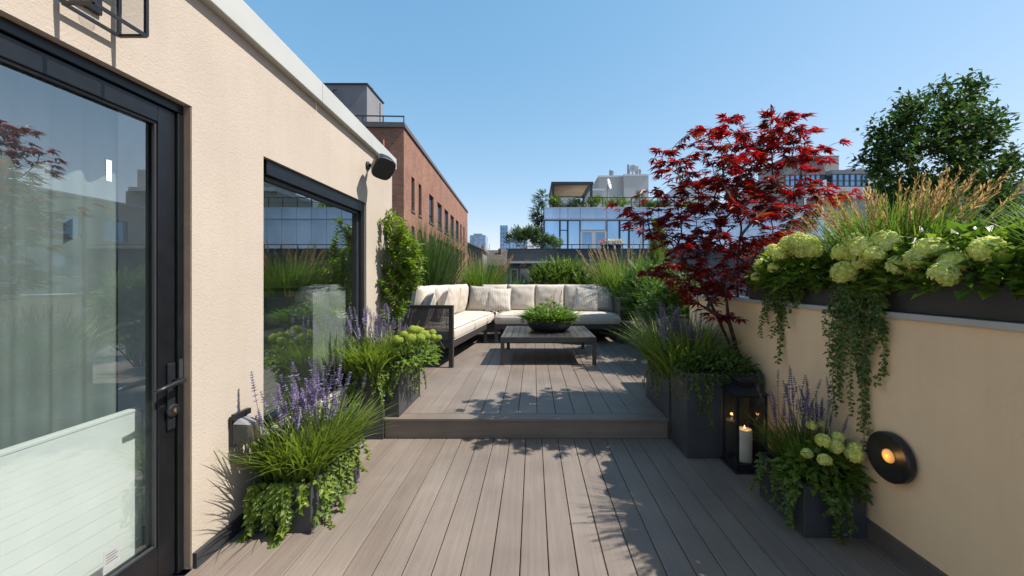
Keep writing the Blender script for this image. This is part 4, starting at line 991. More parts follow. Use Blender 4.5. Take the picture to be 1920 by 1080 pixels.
BALL = [bloom_mesh('flower_head', .046, 80, .012, 'hydrangea_bud', .14, .84) for _ in range(3)]
def hydrangea(label, c, rx, ry, rz, nleaf, heads, meshes, ls=.085, lw=.055, tiltout=.5):
    t = thing('hydrangea', label, 'hydrangea', c, 'lime green hydrangeas'); c = V(c)
    m = MB(); mound_leaves(m, c, rx, ry, rz, nleaf, ls, lw)
    for _ in range(26):
        d = runit(); m.tube([c + V((R.uniform(-.3, .3) * rx, R.uniform(-.3, .3) * ry, 0)), c + V((d.x * rx * .8, d.y * ry * .8, abs(d.z) * rz * .9))], [.004, .002], 4, cap=False)
    m.build('foliage', 'hydrangea_leaf', t)
    for (x, y, z, s_) in heads:
        p = V((x, y, z)) - c
        shared('flower_head', R.choice(meshes), t, p, (-p.y / max(.1, ry) * tiltout * .4 + R.uniform(-.15, .15), p.x / max(.1, rx) * tiltout + R.uniform(-.2, .2), R.uniform(0, 6)), (s_, s_, s_ * R.uniform(.86, 1.0)))
    return t
def grass(label, x, y, z, rb, l, n, w, mat='grass_blade', plumes=0, pl=1.1, droop=(.3, 1.0), tilt=(.03, .6), ry=None, kind='ornamental_grass', plume_len=.22):
    t = thing(kind, label, 'grass plant', (x, y, z), 'ornamental grass clumps')
    m = MB(); ry = ry or rb
    for _ in range(n):
        a = R.uniform(0, 2 * PI); q = math.sqrt(R.random()); px, py = x + math.cos(a) * q * rb, y + math.sin(a) * q * ry
        m.blade(V((px, py, z - .01)), a + R.gauss(0, .6), R.uniform(*tilt) * (.35 + .65 * q) , l * R.uniform(.55, 1.08), w * R.uniform(.6, 1.2), R.uniform(*droop), 6)
    m.build('blades', mat, t)
    for _ in range(plumes):
        m = MB(); a = R.uniform(0, 2 * PI); q = math.sqrt(R.random()); h = V((math.cos(a), math.sin(a), 0)); ti = R.uniform(.05, .55) * (.3 + .7 * q); dr = R.uniform(.05, .4); ll = l * pl * R.uniform(.8, 1.1)
        b = V((x, y, z)) + V((h.x * q * rb, h.y * q * ry, 0))
        f = lambda s_: b + h * ll * (math.sin(ti) * s_ + dr * s_ * s_ * .6) + UP * ll * (math.cos(ti) * s_ - dr * s_ * s_ * .35)
        m.cur = 0; m.tube([f(.3 + .7 * i / 6) for i in range(7)], .0022, 3, cap=False)
        k = int(26 * plume_len / .2); fl = plume_len / ll
        for i in range(k):
            s_ = 1 - fl + fl * i / k; p = f(s_); d = (f(min(1, s_ + .02)) - f(s_ - .02)).normalized(); sd = (d * 1.0 + runit() * .5).normalized()
            m.leaf(p, sd, runit(), R.uniform(.03, .06) * (1.1 - .5 * i / k), .008, .1, .2)
        m.build('plume', 'plume', t)
    return t
def spray(m, p, d, n, l, k, ll, lw, splay=.7):
    d = d.normalized(); sd = d.cross(n)
    if sd.length < 1e-3: sd = V((1, 0, 0))
    sd.normalize()
    for i in range(k):
        s_ = (i + .5) / k; q = p + d * l * s_ - UP * .15 * l * s_ * s_
        for sg in (-1, 1):
            e = (d * (1 - splay * .5) + sd * sg * splay * R.uniform(.7, 1.2) + n * R.uniform(-.2, .35)).normalized()
            m.leaf(q, e, n, ll * (1.1 - .55 * s_) * R.uniform(.8, 1.2), lw, .1, .1)
    m.leaf(p + d * l * .9, d, n, ll, lw, .1, .1)
def bush(label, c, rx, ry, rz, n, l, w, mat, kind='shrub', cat='shrub', group=None, style='spray', k=6, lumps=7, up=.5, stem='bark_green', seed=None):
    t = thing(kind, label, cat, c, group); c = V(c); m = MB()
    lum = [(V(((-.7 + 1.4 * (q_ + .5) / lumps) * rx, R.uniform(-.65, .65) * ry, R.uniform(.25, .72) * rz)), R.uniform(.35, .55)) for q_ in range(lumps)]
    for _ in range(n):
        lc, lr = R.choice(lum); d = runit()
        if d.z < -.3: d.z *= -1
        q = R.uniform(.5, 1.08); p = c + lc + V((d.x * rx * lr, d.y * ry * lr, d.z * rz * lr)) * q
        if p.z < c.z: p.z = c.z + R.uniform(0, .1)
        dd = (V((d.x, d.y, d.z * .6 + up)) + rv(.35)).normalized(); nn = (UP * .6 + d * .5 + rv(.4)).normalized()
        if style == 'spray': spray(m, p, dd, nn, l, k, l * .42, w)
        else: m.leaf(p, dd, nn, l * R.uniform(.6, 1.2), w * R.uniform(.7, 1.2), .15, .25)
    m.build('foliage', mat, t)
    m = MB()
    for lc, lr in lum:
        b = c + V((lc.x * .15, lc.y * .15, 0)); m.tube([b, c + lc * .55 + V((0, 0, .02)), c + lc], [.012, .008, .004], 5, cap=False)
    m.build('stem', stem, t); return t
# branching skeleton -------------------------------------------------
def grow(base, stems, targets, mids=5, pref=.6):
    nodes = [(V(base), None)]; paths = []
    for st in stems:
        par = 0
        for q in st: nodes.append((V(q), par)); par = len(nodes) - 1
        paths.append([0] + list(range(len(nodes) - len(st), len(nodes))))
    b = V(base)
    for tg in sorted(targets, key=lambda q: (q - b).length):
        best, bi = 1e9, 0
        for i, (p, _) in enumerate(nodes):
            d = (tg - p).length; pen = max(0, p.z - tg.z + .10) * 2.5
            d2 = d + pen + pref * (p - b).length * .25
            if i and d2 < best: best, bi = d2, i
        p0 = nodes[bi][0]; par = nodes[bi][1]; dirn = (p0 - nodes[par][0]).normalized() if par is not None else UP
        ln = (tg - p0).length; c1 = p0 + dirn * ln * .35 + rv(.03 * ln); pi_ = bi; path = [bi]
        for k in range(1, mids + 1):
            s_ = k / mids; q = p0 * (1 - s_) ** 2 + c1 * 2 * s_ * (1 - s_) + tg * s_ * s_ + rv(.012 * ln) * (1 - s_)
            nodes.append((q, pi_)); pi_ = len(nodes) - 1; path.append(pi_)
        paths.append(path)
    cnt = [0] * len(nodes)
    ch = [0] * len(nodes)
    for p, par in nodes:
        if par is not None: ch[par] += 1
    for i in range(len(nodes) - 1, -1, -1):
        if ch[i] == 0: cnt[i] += 1
        if nodes[i][1] is not None: cnt[nodes[i][1]] += cnt[i]
    return nodes, paths, cnt
def skeleton(m, nodes, paths, cnt, r0, rmin=.002, ex=.5, n=6):
    tot = max(cnt)
    for path in paths:
        rr = [max(rmin, r0 * (cnt[i] / tot) ** ex) for i in path]
        if len(rr) > 1: rr[0] = min(rr[0], rr[1] * 1.15)
        m.tube([nodes[i][0] for i in path], rr, n, cap=False)
def inpoly(x, y, poly):
    c = False; j = len(poly) - 1
    for i in range(len(poly)):
        (xi, yi), (xj, yj) = poly[i], poly[j]
        if (yi > y) != (yj > y) and x < (xj - xi) * (y - yi) / (yj - yi) + xi: c = not c
        j = i
    return c
# ---- red maple (crown outline gives the reach of its limbs; limbs spread in depth too)
zp7 = lambda x, y: (1160 + x / 2.842, 180 + y / 2.842)
MP = [zp7(*q) for q in [(885, 100), (950, 170), (930, 250), (890, 330), (1100, 285), (1000, 400), (1020, 470), (1190, 515), (1060, 590), (1040, 650), (980, 700), (880, 740), (800, 800), (760, 900), (700, 980), (600, 1040), (440, 1060), (320, 980), (140, 940), (270, 860), (300, 770), (170, 740), (70, 680), (60, 605), (200, 505), (300, 520), (350, 450), (240, 355), (250, 295), (340, 320), (400, 305), (450, 350), (500, 370), (580, 350), (540, 290), (450, 230), (415, 165), (480, 165), (560, 200), (610, 200), (590, 125), (640, 115), (700, 160), (770, 160), (815, 100)]]
MY = 3.60; mb = V((1.68, 3.28, .62))
tips = [(zp7(*q), dy) for q in [(885, 100), (950, 172), (815, 104), (625, 122), (420, 167), (245, 293), (400, 312), (1105, 287), (1005, 400), (60, 602), (65, 682), (175, 742), (200, 500), (1190, 518), (1040, 600), (980, 700), (135, 940), (320, 800), (930, 240), (450, 230), (500, 365), (240, 360), (780, 1180), (740, 1110), (400, 1090), (350, 1040), (560, 1180), (840, 1130)] for dy in (0,)]
tg = []
for (px, py), dy in tips: tg.append(P(px, py, MY + R.uniform(-.25, .3)))
tries = 0
while len(tg) < 180 and tries < 16000:
    tries += 1; px, py = R.uniform(1180, 1580), R.uniform(210, 560)
    if not inpoly(px, py, MP): continue
    f = 1 - abs(px - 1390) / 230
    Y = MY + R.uniform(-.45, .60) * max(.3, f)
    q = P(px, py, Y)
    # keep outline from other side of the crown round as well
    if min(((a - q).length for a in tg), default=9) > .145: tg.append(q)
tm = thing('maple_tree', 'red leaved japanese maple rising from the planter behind the lantern', 'tree', mb)
stems = [[P(1366, 640, MY), P(1343, 590, MY - .05), P(1318, 540, MY - .1)], [P(1383, 640, MY + .02), P(1384, 580, MY + .06), P(1382, 500, MY + .08), P(1390, 430, MY + .06)], [P(1396, 645, MY), P(1416, 590, MY + .02), P(1438, 530, MY)], [P(1380, 650, MY - .03), P(1366, 600, MY - .16), P(1360, 540, MY - .25)], [P(1388, 640, MY + .04), P(1398, 580, MY + .18), P(1408, 500, MY + .28)]]
nd, pa, cn = grow(mb, stems, tg, 5)
m = MB(); skeleton(m, nd, pa, cn, .034, .0016, .52, 7)
for st in stems: m.tube([mb] + st, [.017, .014, .012, .010, .008][:len(st) + 1], 7)
ml = MB()
def maple_leaf(p, outd):
    d = (outd * 1.0 + rv(.55)); d.z = d.z * .5 - R.uniform(.0, .35); d.normalize()
    n = (UP + rv(.35)).normalized(); ml.palm(p, d, n, R.uniform(.065, .115), R.choice((5, 5, 3)))
axis = V((mb.x, mb.y, 0))
for path in pa[len(stems):]:
    pts = [nd[i][0] for i in path]; end = pts[-1]; outd = (end - pts[-3]); outd.z *= .4; outd.normalize()
    for _ in range(8): maple_leaf(end + rv(.022), outd)
    for i in range(1, len(pts)):
        for _ in range((1 if R.random() < .55 else 2) if i > 2 else (R.random() < .4)):
            p = pts[i - 1].lerp(pts[i], R.random()); side = outd.cross(UP) * R.choice((-1, 1)); tw = p + (side * R.uniform(.05, .16) + outd * R.uniform(0, .1) + UP * R.uniform(-.03, .05))
            m.tube([p, (p + tw) / 2 + UP * .01, tw], [.002, .0015, .001], 3, cap=False)
            for _ in range(R.choice((2, 3, 4))): maple_leaf(tw + rv(.02), (side + outd * .8).normalized())
m.build('trunk', 'bark', tm); ml.build('crown', 'maple_leaf', tm)
# ---- ground cover under the maple
t = thing('ground_cover', 'low green leafy ground cover at the foot of the red maple', 'ground cover', (1.5, 3.26, .65)); m = MB()
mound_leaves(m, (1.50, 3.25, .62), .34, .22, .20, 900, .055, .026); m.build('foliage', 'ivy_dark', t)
# ---- bowl planting
t = thing('bowl_plant', 'fresh green leafy plants filling the black bowl on the coffee table', 'plant', (.262, 6.42, UD + .54)); m = MB()
for _ in range(620):
    a = R.uniform(0, 2 * PI); q = math.sqrt(R.random()); p = V((.262 + math.cos(a) * q * .34, 6.42 + math.sin(a) * q * .34, UD + .535))
    m.blade(p, a + R.gauss(0, .7), R.uniform(.05, .35) + q * .5, R.uniform(.20, .40), R.uniform(.022, .040), R.uniform(.3, 1.0), 4)
for _ in range(620):
    a = R.uniform(0, 2 * PI); q = math.sqrt(R.random()); p = V((.262 + math.cos(a) * q * .42, 6.42 + math.sin(a) * q * .40, UD + .56 + (1 - q * q) * R.uniform(.05, .30) + R.uniform(-.02, .04)))
    m.leaf(p, (V((math.cos(a), math.sin(a), .2)) + rv(.7)).normalized(), (UP + rv(.4)).normalized(), R.uniform(.07, .12), R.uniform(.032, .05))
m.build('foliage', 'bowl_leaf', t)
for _ in range(16):
    m = MB(); a = R.uniform(0, 2 * PI); q = R.uniform(0, .25); b = V((.262 + math.cos(a) * q, 6.42 + math.sin(a) * q, UD + .55)); e = b + V((math.cos(a) * q * .5, math.sin(a) * q * .5, R.uniform(.34, .52)))
    m.tube([b, e], [.003, .002], 4); 
    for k in range(10): m.leaf(e - UP * .09 * k / 10, runit(), runit(), .02, .012)
    m.build('seed_stem', 'plume', t)
# ---- left hand planting
lavender('large lavender clump in the low planter nearest the glass door', -1.52, -1.26, 2.24, 2.74, .24, .42, 1250, 96, SP, 1.15, .22, .014, 620)
lavender('lavender clump in the tall planter beside the deck step, under the window', -1.60, -1.34, 3.40, 4.05, .57, .40, 900, 86, SP, 1.05, .24, .015, 420)
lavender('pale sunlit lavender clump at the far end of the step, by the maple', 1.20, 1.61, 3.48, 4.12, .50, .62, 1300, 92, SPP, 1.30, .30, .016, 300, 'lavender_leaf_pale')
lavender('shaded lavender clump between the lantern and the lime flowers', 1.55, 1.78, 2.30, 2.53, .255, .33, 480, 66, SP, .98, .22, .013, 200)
yb_ = [(R.uniform(-1.30, -.98), R.uniform(3.48, 4.2)) for _ in range(60)]
hd_ = []
for x, y in yb_:
    u = (x + 1.14) / .18; w_ = (y - 3.82) / .36; h = 1 - u * u * .5 - w_ * w_ * .35
    if h < .1: continue
    q = (x, y, .66 + .24 * h + R.uniform(-.02, .03), R.uniform(.7, 1.05))
    if all((V(q[:3]) - V(o_[:3])).length > .075 for o_ in hd_): hd_.append(q)
hydrangea('round lime flower balls spilling from the narrow planter beside the step', (-1.16, 3.82, .62), .24, .40, .22, 520, hd_, BALL, .06, .036)
def sprig_leaves(ml, p, d, n, l, k):
    for i in range(k):
        s_ = (i + .5) / k; a = i * 2.4; e = (d * .7 + (d.orthogonal().normalized() * math.cos(a) + d.cross(d.orthogonal()).normalized() * math.sin(a)) * .9).normalized()
        ml.leaf(p + d * l * s_, e, (UP + rv(.3)).normalized(), R.uniform(.05, .095), R.uniform(.026, .042), .12, .2)
sp_poly = [(724, 402), (735, 425), (748, 415), (762, 440), (782, 475), (788, 520), (778, 545), (762, 570), (752, 605), (725, 615), (700, 600), (692, 555), (690, 500), (697, 460), (707, 425), (716, 405)]
sb_ = V((-1.47, 4.40, .47)); tg = [P(722, 404, 4.42), P(748, 418, 4.45), P(702, 440, 4.4), P(786, 500, 4.5), P(694, 500, 4.4)]
tries = 0
while len(tg) < 84 and tries < 9000:
    tries += 1; px, py = R.uniform(688, 790), R.uniform(402, 610)
    if inpoly(px, py, sp_poly):
        q = P(px, py, 4.42 + R.uniform(-.22, .28))
        if q.x > XL + .06 and min((a - q).length for a in tg) > .085: tg.append(q)
ts = thing('shrub', 'upright leafy yellow green shrub at the house corner', 'shrub', sb_)
nd, pa, cn = grow(sb_, [[sb_ + V((-.03, .02, .25)), sb_ + V((-.06, 0, .6)), sb_ + V((-.05, 0, 1.0))], [sb_ + V((.06, .02, .25)), sb_ + V((.12, .02, .6))]], tg, 4)
m = MB(); skeleton(m, nd, pa, cn, .016, .0015, .5, 5); m.build('stem', 'bark_green', ts)
m = MB()
for path in pa[2:]:
    pts = [nd[i][0] for i in path]
    for i in range(1, len(pts)):
        d = pts[i] - pts[i - 1]
        if d.length > .004: sprig_leaves(m, pts[i - 1], d.normalized(), UP, d.length, max(4, int(d.length / .010)))
    d = ((pts[-1] - pts[-2]).normalized() + UP * .5).normalized(); sprig_leaves(m, pts[-1], d, UP, .12, 16)
m.build('foliage', 'shrub_leaf', ts)
m = MB(); t = thing('dry_twig', 'small reddish dry twigs between the lime flowers and the sofa arm', 'twig', (-1.35, 4.3, .62))
for _ in range(14):
    b = V((-1.4 + R.uniform(-.05, .05), 4.2, .62)); e = b + V((R.uniform(.0, .3), R.uniform(-.05, .1), R.uniform(.12, .35))); m.tube([b, (b + e) / 2 + rv(.03), e], [.004, .003, .0015], 4)
m.build('stem', 'terracotta', t)
# trailing shoots
LF = dict(zfloor=.012)
ivy('ivy trailing from the low planter nearest the glass door down to the deck', (-1.4, 2.2, .26), [(V((x, 2.185, .262)), (R.uniform(-.02, .02), R.uniform(-.07, -.04), 0), ln, int(ln * 300), .050, LF) for x, ln in ((-1.535, .24), (-1.52, .30), (-1.42, .30), (-1.39, .27), (-1.37, .33), (-1.345, .25), (-1.25, .12), (-1.47, .12))] +
    [(V((-1.228, y, .262)), (R.uniform(.03, .07), R.uniform(-.05, 0), 0), ln, int(ln * 240), .040, LF) for y, ln in ((2.22, .22), (2.30, .30), (2.38, .30), (2.46, .2), (2.55, .24), (2.64, .26), (2.72, .2), (2.78, .12))])
ivy('ivy trailing from the tall lavender planter beside the step', (-1.4, 3.45, .6), [(V((x, 3.45, .60)), (R.uniform(-.02, .02), R.uniform(-.06, -.03), 0), ln, int(ln * 200), .034) for x, ln in ((-1.58, .22), (-1.52, .30), (-1.47, .18), (-1.41, .26), (-1.36, .20), (-1.33, .30), (-1.32, .22))])
ivy('ivy trailing from the narrow planter of lime flowers', (-1.2, 3.6, .62), [(V((x, 3.49, .628)), (0, -.04, 0), ln, int(ln * 200), .03) for x, ln in ((-1.30, .36), (-1.27, .30), (-1.23, .24), (-1.205, .2))] + [(V((-1.19, y, .628)), (.05, 0, 0), ln, int(ln * 200), .028) for y, ln in ((3.56, .2), (3.7, .3), (3.82, .36), (3.95, .3), (4.08, .34), (4.14, .4))])
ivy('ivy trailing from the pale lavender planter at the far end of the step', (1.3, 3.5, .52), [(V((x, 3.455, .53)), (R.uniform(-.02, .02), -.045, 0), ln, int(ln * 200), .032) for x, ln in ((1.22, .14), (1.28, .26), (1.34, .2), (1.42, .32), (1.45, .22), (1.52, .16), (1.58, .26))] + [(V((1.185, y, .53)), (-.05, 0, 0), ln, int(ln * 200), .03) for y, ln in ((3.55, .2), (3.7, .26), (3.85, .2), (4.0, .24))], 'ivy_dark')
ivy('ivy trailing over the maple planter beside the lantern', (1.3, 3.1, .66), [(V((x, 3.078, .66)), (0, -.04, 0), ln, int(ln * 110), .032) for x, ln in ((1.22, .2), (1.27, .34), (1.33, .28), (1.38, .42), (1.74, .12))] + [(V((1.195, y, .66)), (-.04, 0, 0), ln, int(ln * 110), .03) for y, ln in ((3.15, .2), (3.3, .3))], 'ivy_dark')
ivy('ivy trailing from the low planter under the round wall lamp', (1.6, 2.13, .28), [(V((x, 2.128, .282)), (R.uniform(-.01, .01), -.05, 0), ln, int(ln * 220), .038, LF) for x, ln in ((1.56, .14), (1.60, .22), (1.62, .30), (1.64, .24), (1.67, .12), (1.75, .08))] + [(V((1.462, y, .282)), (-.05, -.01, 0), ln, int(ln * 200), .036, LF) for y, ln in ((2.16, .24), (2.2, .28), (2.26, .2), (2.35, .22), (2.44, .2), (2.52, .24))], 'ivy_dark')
hydrangea('small hydrangea with lime flowers in the low planter by the round lamp', (1.64, 2.25, .27), .22, .16, .20, 420, [(1.525, 2.2, .43, .50), (1.565, 2.12, .43, .56), (1.60, 2.18, .51, .62), (1.655, 2.16, .485, .62), (1.70, 2.2, .52, .5), (1.73, 2.13, .455, .72), (1.62, 2.3, .55, .46), (1.68, 2.32, .56, .44), (1.745, 2.14, .49, .5)], BIG, .065, .04)
# ---- raised planters on the boundary wall
hydrangea('big leafed hydrangea with large cream lime heads above the round lamp', (1.985, 1.78, 1.37), .26, .54, .27, 1700,
          [tuple(P(q[0], q[1], R.uniform(1.71, 1.80) * F / (q[0] - VX))) + (s_ * .84,) for q, s_ in (((1660, 458, 2.04), 1.35), ((1617, 466, 2.16), 1.25), ((1581, 475, 2.24), 1.1), ((1622, 491, 2.05), 1.15), ((1583, 511, 2.1), 1.25), ((1692, 500, 1.98), 1.2), ((1718, 486, 2.0), 1.0), ((1745, 470, 1.95), 1.2), ((1790, 495, 1.85), 1.1), ((1850, 470, 1.75), 1.1), ((1640, 478, 2.2), .9), ((1604, 452, 2), 1.0), ((1770, 515, 2), 1.0))], BIG, .085, .05)
hydrangea('hydrangea with a dense lime flower cluster on the wall beside the maple', (1.985, 2.85, 1.37), .27, .58, .27, 1900,
          [tuple(P(q[0], q[1], R.uniform(1.72, 1.82) * F / (q[0] - VX))) + (s_ * .82,) for q, s_ in (((1480, 457, 2.75), 1.2), ((1497, 452, 2.8), 1.2), ((1515, 457, 2.75), 1.25), ((1463, 478, 2.7), 1.1), ((1449, 470, 2.9), 1.0), ((1428, 498, 2.85), 1.1), ((1452, 503, 2.65), .9), ((1490, 468, 2.6), 1.0), ((1508, 470, 2.65), 1.1), ((1420, 520, 2.9), .9), ((1525, 470, 2.7), 1.0), ((1470, 465, 3.0), 1.0))], BIG, .085, .05)
hydrangea('hydrangea at the camera end of the wall trough with few lime heads', (1.985, .85, 1.37), .24, .5, .28, 850, [(1.92, 1.15, 1.60, 1.2), (1.88, .9, 1.58, 1.2), (1.9, .65, 1.60, 1.1)], BIG, .085, .05)
grass('tall golden plumed grass rising behind the wall hydrangeas', 2.02, 2.28, 1.37, .12, .58, 1500, .010, 'grass_blade', 62, 1.02, (.08, .5), (.03, .6), .28, plume_len=.20)
grass('short green grass added at the camera end of the wall trough to shade the deck', 2.02, 1.25, 1.37, .12, .42, 900, .010, 'grass_blade', 0, .98, (.08, .5), (.03, .6), .34)  # added clump near the camera, there only to shade the lower deck
st_ = []
for px, e, ls in ((1455, 640, .045), (1462, 690, .045), (1470, 600, .042), (1446, 610, .04), (1478, 620, .042), (1430, 600, .04), (1438, 640, .04), (1490, 590, .045), (1462, 600, .045), (1452, 590, .045), (1500, 575, .045)):
    Y = F * 1.80 / (px - VX); st_.append((V((1.84, Y, 1.40)), (-.055, 0, 0), 1.40 - PZ(e, Y), int((1.40 - PZ(e, Y)) * 130), ls * 1.05))
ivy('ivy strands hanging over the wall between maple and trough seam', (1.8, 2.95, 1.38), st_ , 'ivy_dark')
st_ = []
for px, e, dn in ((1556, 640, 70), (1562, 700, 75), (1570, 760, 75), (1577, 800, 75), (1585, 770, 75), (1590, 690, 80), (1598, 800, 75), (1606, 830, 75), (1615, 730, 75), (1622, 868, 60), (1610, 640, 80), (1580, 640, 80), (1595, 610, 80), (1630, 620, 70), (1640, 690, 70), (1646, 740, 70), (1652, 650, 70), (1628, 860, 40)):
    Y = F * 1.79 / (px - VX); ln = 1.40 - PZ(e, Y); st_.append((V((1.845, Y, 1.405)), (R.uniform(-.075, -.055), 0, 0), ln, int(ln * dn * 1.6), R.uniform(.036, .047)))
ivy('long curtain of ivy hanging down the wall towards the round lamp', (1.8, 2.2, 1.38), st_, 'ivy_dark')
# ---- planting behind the sofa
grass('dark fountain grass in front of the brick building', -2.05, 7.75, .60, .26, 2.05, 2600, .020, 'grass_dark', 0, 1, (.05, .48), (.02, .22), .34)
grass('round fountain grass with thin tan plumes behind the sofa corner', -1.22, 9.45, .60, .26, 1.50, 2200, .016, 'grass_blade', 70, 1.04, (.06, .60), (.02, .34))
grass('arching grass with tan plumes behind the outer end of the sofa', 2.02, 8.75, .53, .28, 1.58, 2200, .016, 'grass_blade', 98, 1.08, (.06, .55), (.02, .36))
bush('feathery light green juniper behind the middle of the sofa', (.72, 9.45, .58), .74, .34, 1.08, 1500, .20, .024, 'juniper', group='juniper shrubs behind the sofa', lumps=14)
bush('smaller juniper next to the tan plumed grass', (1.66, 9.45, .58), .36, .30, 1.08, 500, .20, .022, 'conifer', group='juniper shrubs behind the sofa', lumps=7)
bush('low green shrub filling behind the sofa corner', (-.25, 9.5, .58), .42, .3, .62, 300, .18, .02, 'conifer', group='juniper shrubs behind the sofa', lumps=6)
bush('dense feathery green shrub at the outer arm of the sofa', (2.02, 6.75, .46), .42, .75, 1.02, 1200, .20, .022, 'conifer', lumps=15, up=.3)
bush('low loose green shrub beside the sofa leg and lavender', (1.98, 5.45, .20), .40, .50, 1.12, 1000, .17, .018, 'conifer', lumps=12, up=.2)
# ---- young conifer
cx_, cy_, cz_ = 2.36, 7.45, .53
t = thing('conifer', 'small pointed conifer rising between plumed grass and maple', 'conifer', (cx_, cy_, cz_)); m = MB(); H_ = 1.92
for i in range(760):
    s_ = R.random() ** .8; z = cz_ + .1 + s_ * (H_ - .12); rr = .36 * (1 - s_) ** .8 + .035; a = R.uniform(0, 2 * PI); q = R.uniform(.2, .85); p = V((cx_ + math.cos(a) * rr * q * .8, cy_ + math.sin(a) * rr * q * .8, z))
    spray(m, p, V((math.cos(a), math.sin(a), .75 + s_ * .8)), UP, .20 * (1 - .3 * s_), 6, .085, .010)
for k in range(10): a = k * .7; spray(m, V((cx_, cy_, cz_ + H_ - .16)), V((math.cos(a) * .3, math.sin(a) * .3, 1)), V((math.cos(a), math.sin(a), 0)), .24, 6, .08, .010)
m.build('foliage', 'juniper', t); m = MB(); m.tube([(cx_, cy_, cz_), (cx_, cy_, cz_ + H_ - .1)], [.022, .005], 6); m.build('trunk', 'bark_green', t)
# ---- dark tree beyond the boundary wall
TY = 6.4; tb_ = V((PX(1765, TY), TY, -.02)); poly = [(1692, 192), (1712, 200), (1740, 176), (1800, 140), (1850, 175), (1905, 290), (1915, 430), (1900, 590), (1760, 600), (1680, 580), (1668, 470), (1668, 410), (1655, 350), (1622, 298), (1650, 270), (1640, 240), (1668, 240), (1672, 205)]
tg = [P(1622, 298, TY), P(1692, 194, TY), P(1640, 240, TY), P(1712, 202, TY), P(1655, 270, TY)]; tries = 0
while len(tg) < 170 and tries < 16000:
    tries += 1; px, py = R.uniform(1620, 1915), R.uniform(140, 600)
    if inpoly(px, py, poly):
        q = P(px, py, TY + R.uniform(-.9, .9))
        if min((a - q).length for a in tg) > .26: tg.append(q)
tt = thing('evergreen_tree', 'tall dark broadleaf evergreen tree beyond the boundary wall', 'tree', tb_)
nd, pa, cn = grow(tb_, [[tb_ + V((0, 0, .6)), tb_ + V((.03, .02, 1.2)), tb_ + V((-.02, .05, 1.9)), tb_ + V((-.1, 0, 2.6)), tb_ + V((-.25, 0, 3.2))]], tg, 5)
m = MB(); skeleton(m, nd, pa, cn, .09, .004, .5, 7); m.build('trunk', 'bark', tt)
m = MB()
for path in pa[1:]:
    pts = [nd[i][0] for i in path]
    for i in range(1, len(pts)):
        for _ in range(19):
            p = pts[i - 1].lerp(pts[i], R.random()) + runit() * R.uniform(.02, .24); d = (p - V((tb_.x, tb_.y, p.z - .2))).normalized() * .6 + rv(.8); m.leaf(p, d.normalized(), (UP + rv(.6)).normalized(), R.uniform(.07, .13), R.uniform(.04, .06), .15, .2)
    for _ in range(44):
        p = pts[-1] + runit() * R.uniform(.0, .24); d = (pts[-1] - pts[-2]).normalized() + rv(.8); m.leaf(p, d.normalized(), (UP + rv(.6)).normalized(), R.uniform(.07, .12), R.uniform(.035, .05), .15, .2)
m.build('crown', 'deep_leaf', tt)
# ---- planting on the far terraces
zb = PZ(468, BY) + .06
bush('bushy shrub on the slate terrace, largest of the row', (PX(984, 23), 23, zb), .95, .7, 1.05, 420, .34, .05, 'far_leaf', group='shrubs on the slate terrace', lumps=9)
bush('low shrub on the slate terrace next to the railing', (PX(1026, 23), 23, zb), .45, .5, .62, 200, .28, .04, 'far_leaf', group='shrubs on the slate terrace', lumps=5)
bush('small shrub against the first glass pane', (PX(1040, 23.5), 23.5, zb), .35, .4, .55, 130, .26, .04, 'juniper', group='shrubs on the slate terrace', lumps=4)
for px, lab, bl in ((1133, 'flower tub with pink blossoms outside the glass doors', 'pink_bloom'), (1146, 'flower tub with pale blossoms outside the glass doors', 'pale_bloom'), (1160, 'flower tub with mixed blossoms nearest the narrow window', 'pale_bloom')):
    x = PX(px, 22.6); t = thing('flower_tub', lab, 'flower tub', (x, 22.6, zb), 'flower tubs on the slate terrace')
    m = MB(); m.lathe([(.001, .001), (.14, .001), (.2, .28), (.18, .28), (.001, .24)], 14, (x, 22.6, zb)); m.build('tub', 'dark_trim', t)
    m = MB(); mound_leaves(m, (x, 22.6, zb + .26), .26, .26, .24, 70, .10, .06); m.build('foliage', 'far_leaf', t)
    m = MB()
    for _ in range(90):
        d = runit(); d.z = abs(d.z); p = V((x, 22.6, zb + .30)) + V((d.x * .26, d.y * .26, d.z * .24)); m.leaf(p, d, runit(), .09, .08, .2, 0)
    m.build('blossom', bl, t)
    if px == 1160:
        m = MB()
        for _ in range(40):
            d = runit(); d.z = abs(d.z); p = V((x - .1, 22.55, zb + .32)) + V((d.x * .2, d.y * .2, d.z * .22)); m.leaf(p, d, runit(), .09, .08, .2, 0)
        m.build('blossom', 'pink_bloom', t)
for px, Y, rx, rz, lab, mt in ((1115, 27.2, .55, .85, 'spiky palm like plant beside the pergola post', 'juniper'), (1157, 27.4, 1.0, .65, 'wide yellow green shrub behind the roof railing', 'shrub_leaf'), (1218, 27.4, .5, .5, 'small round shrub beside the pointed conifer on the roof', 'shrub_leaf'), (1238, 27.4, .6, .45, 'low shrub at the roof railing nearest the maple', 'far_leaf'), (1043, 26.9, .35, .7, 'yellow green plant in the pergola corner', 'shrub_leaf'), (1080, 27.3, .5, .7, 'dark plant beside the pergola table', 'far_leaf'), (1290, 27.4, .8, .5, 'roof shrub half hidden by maple leaves', 'shrub_leaf')):
    bush(lab, (PX(px, Y), Y, TZ), rx, .5, rz, 170, .26, .05, mt, group='plants on the glazed roof terrace', lumps=6)
x = PX(1199, 27.6); t = thing('conifer', 'dark little conifer on the glazed roof terrace', 'conifer', (x, 27.6, TZ)); m = MB()
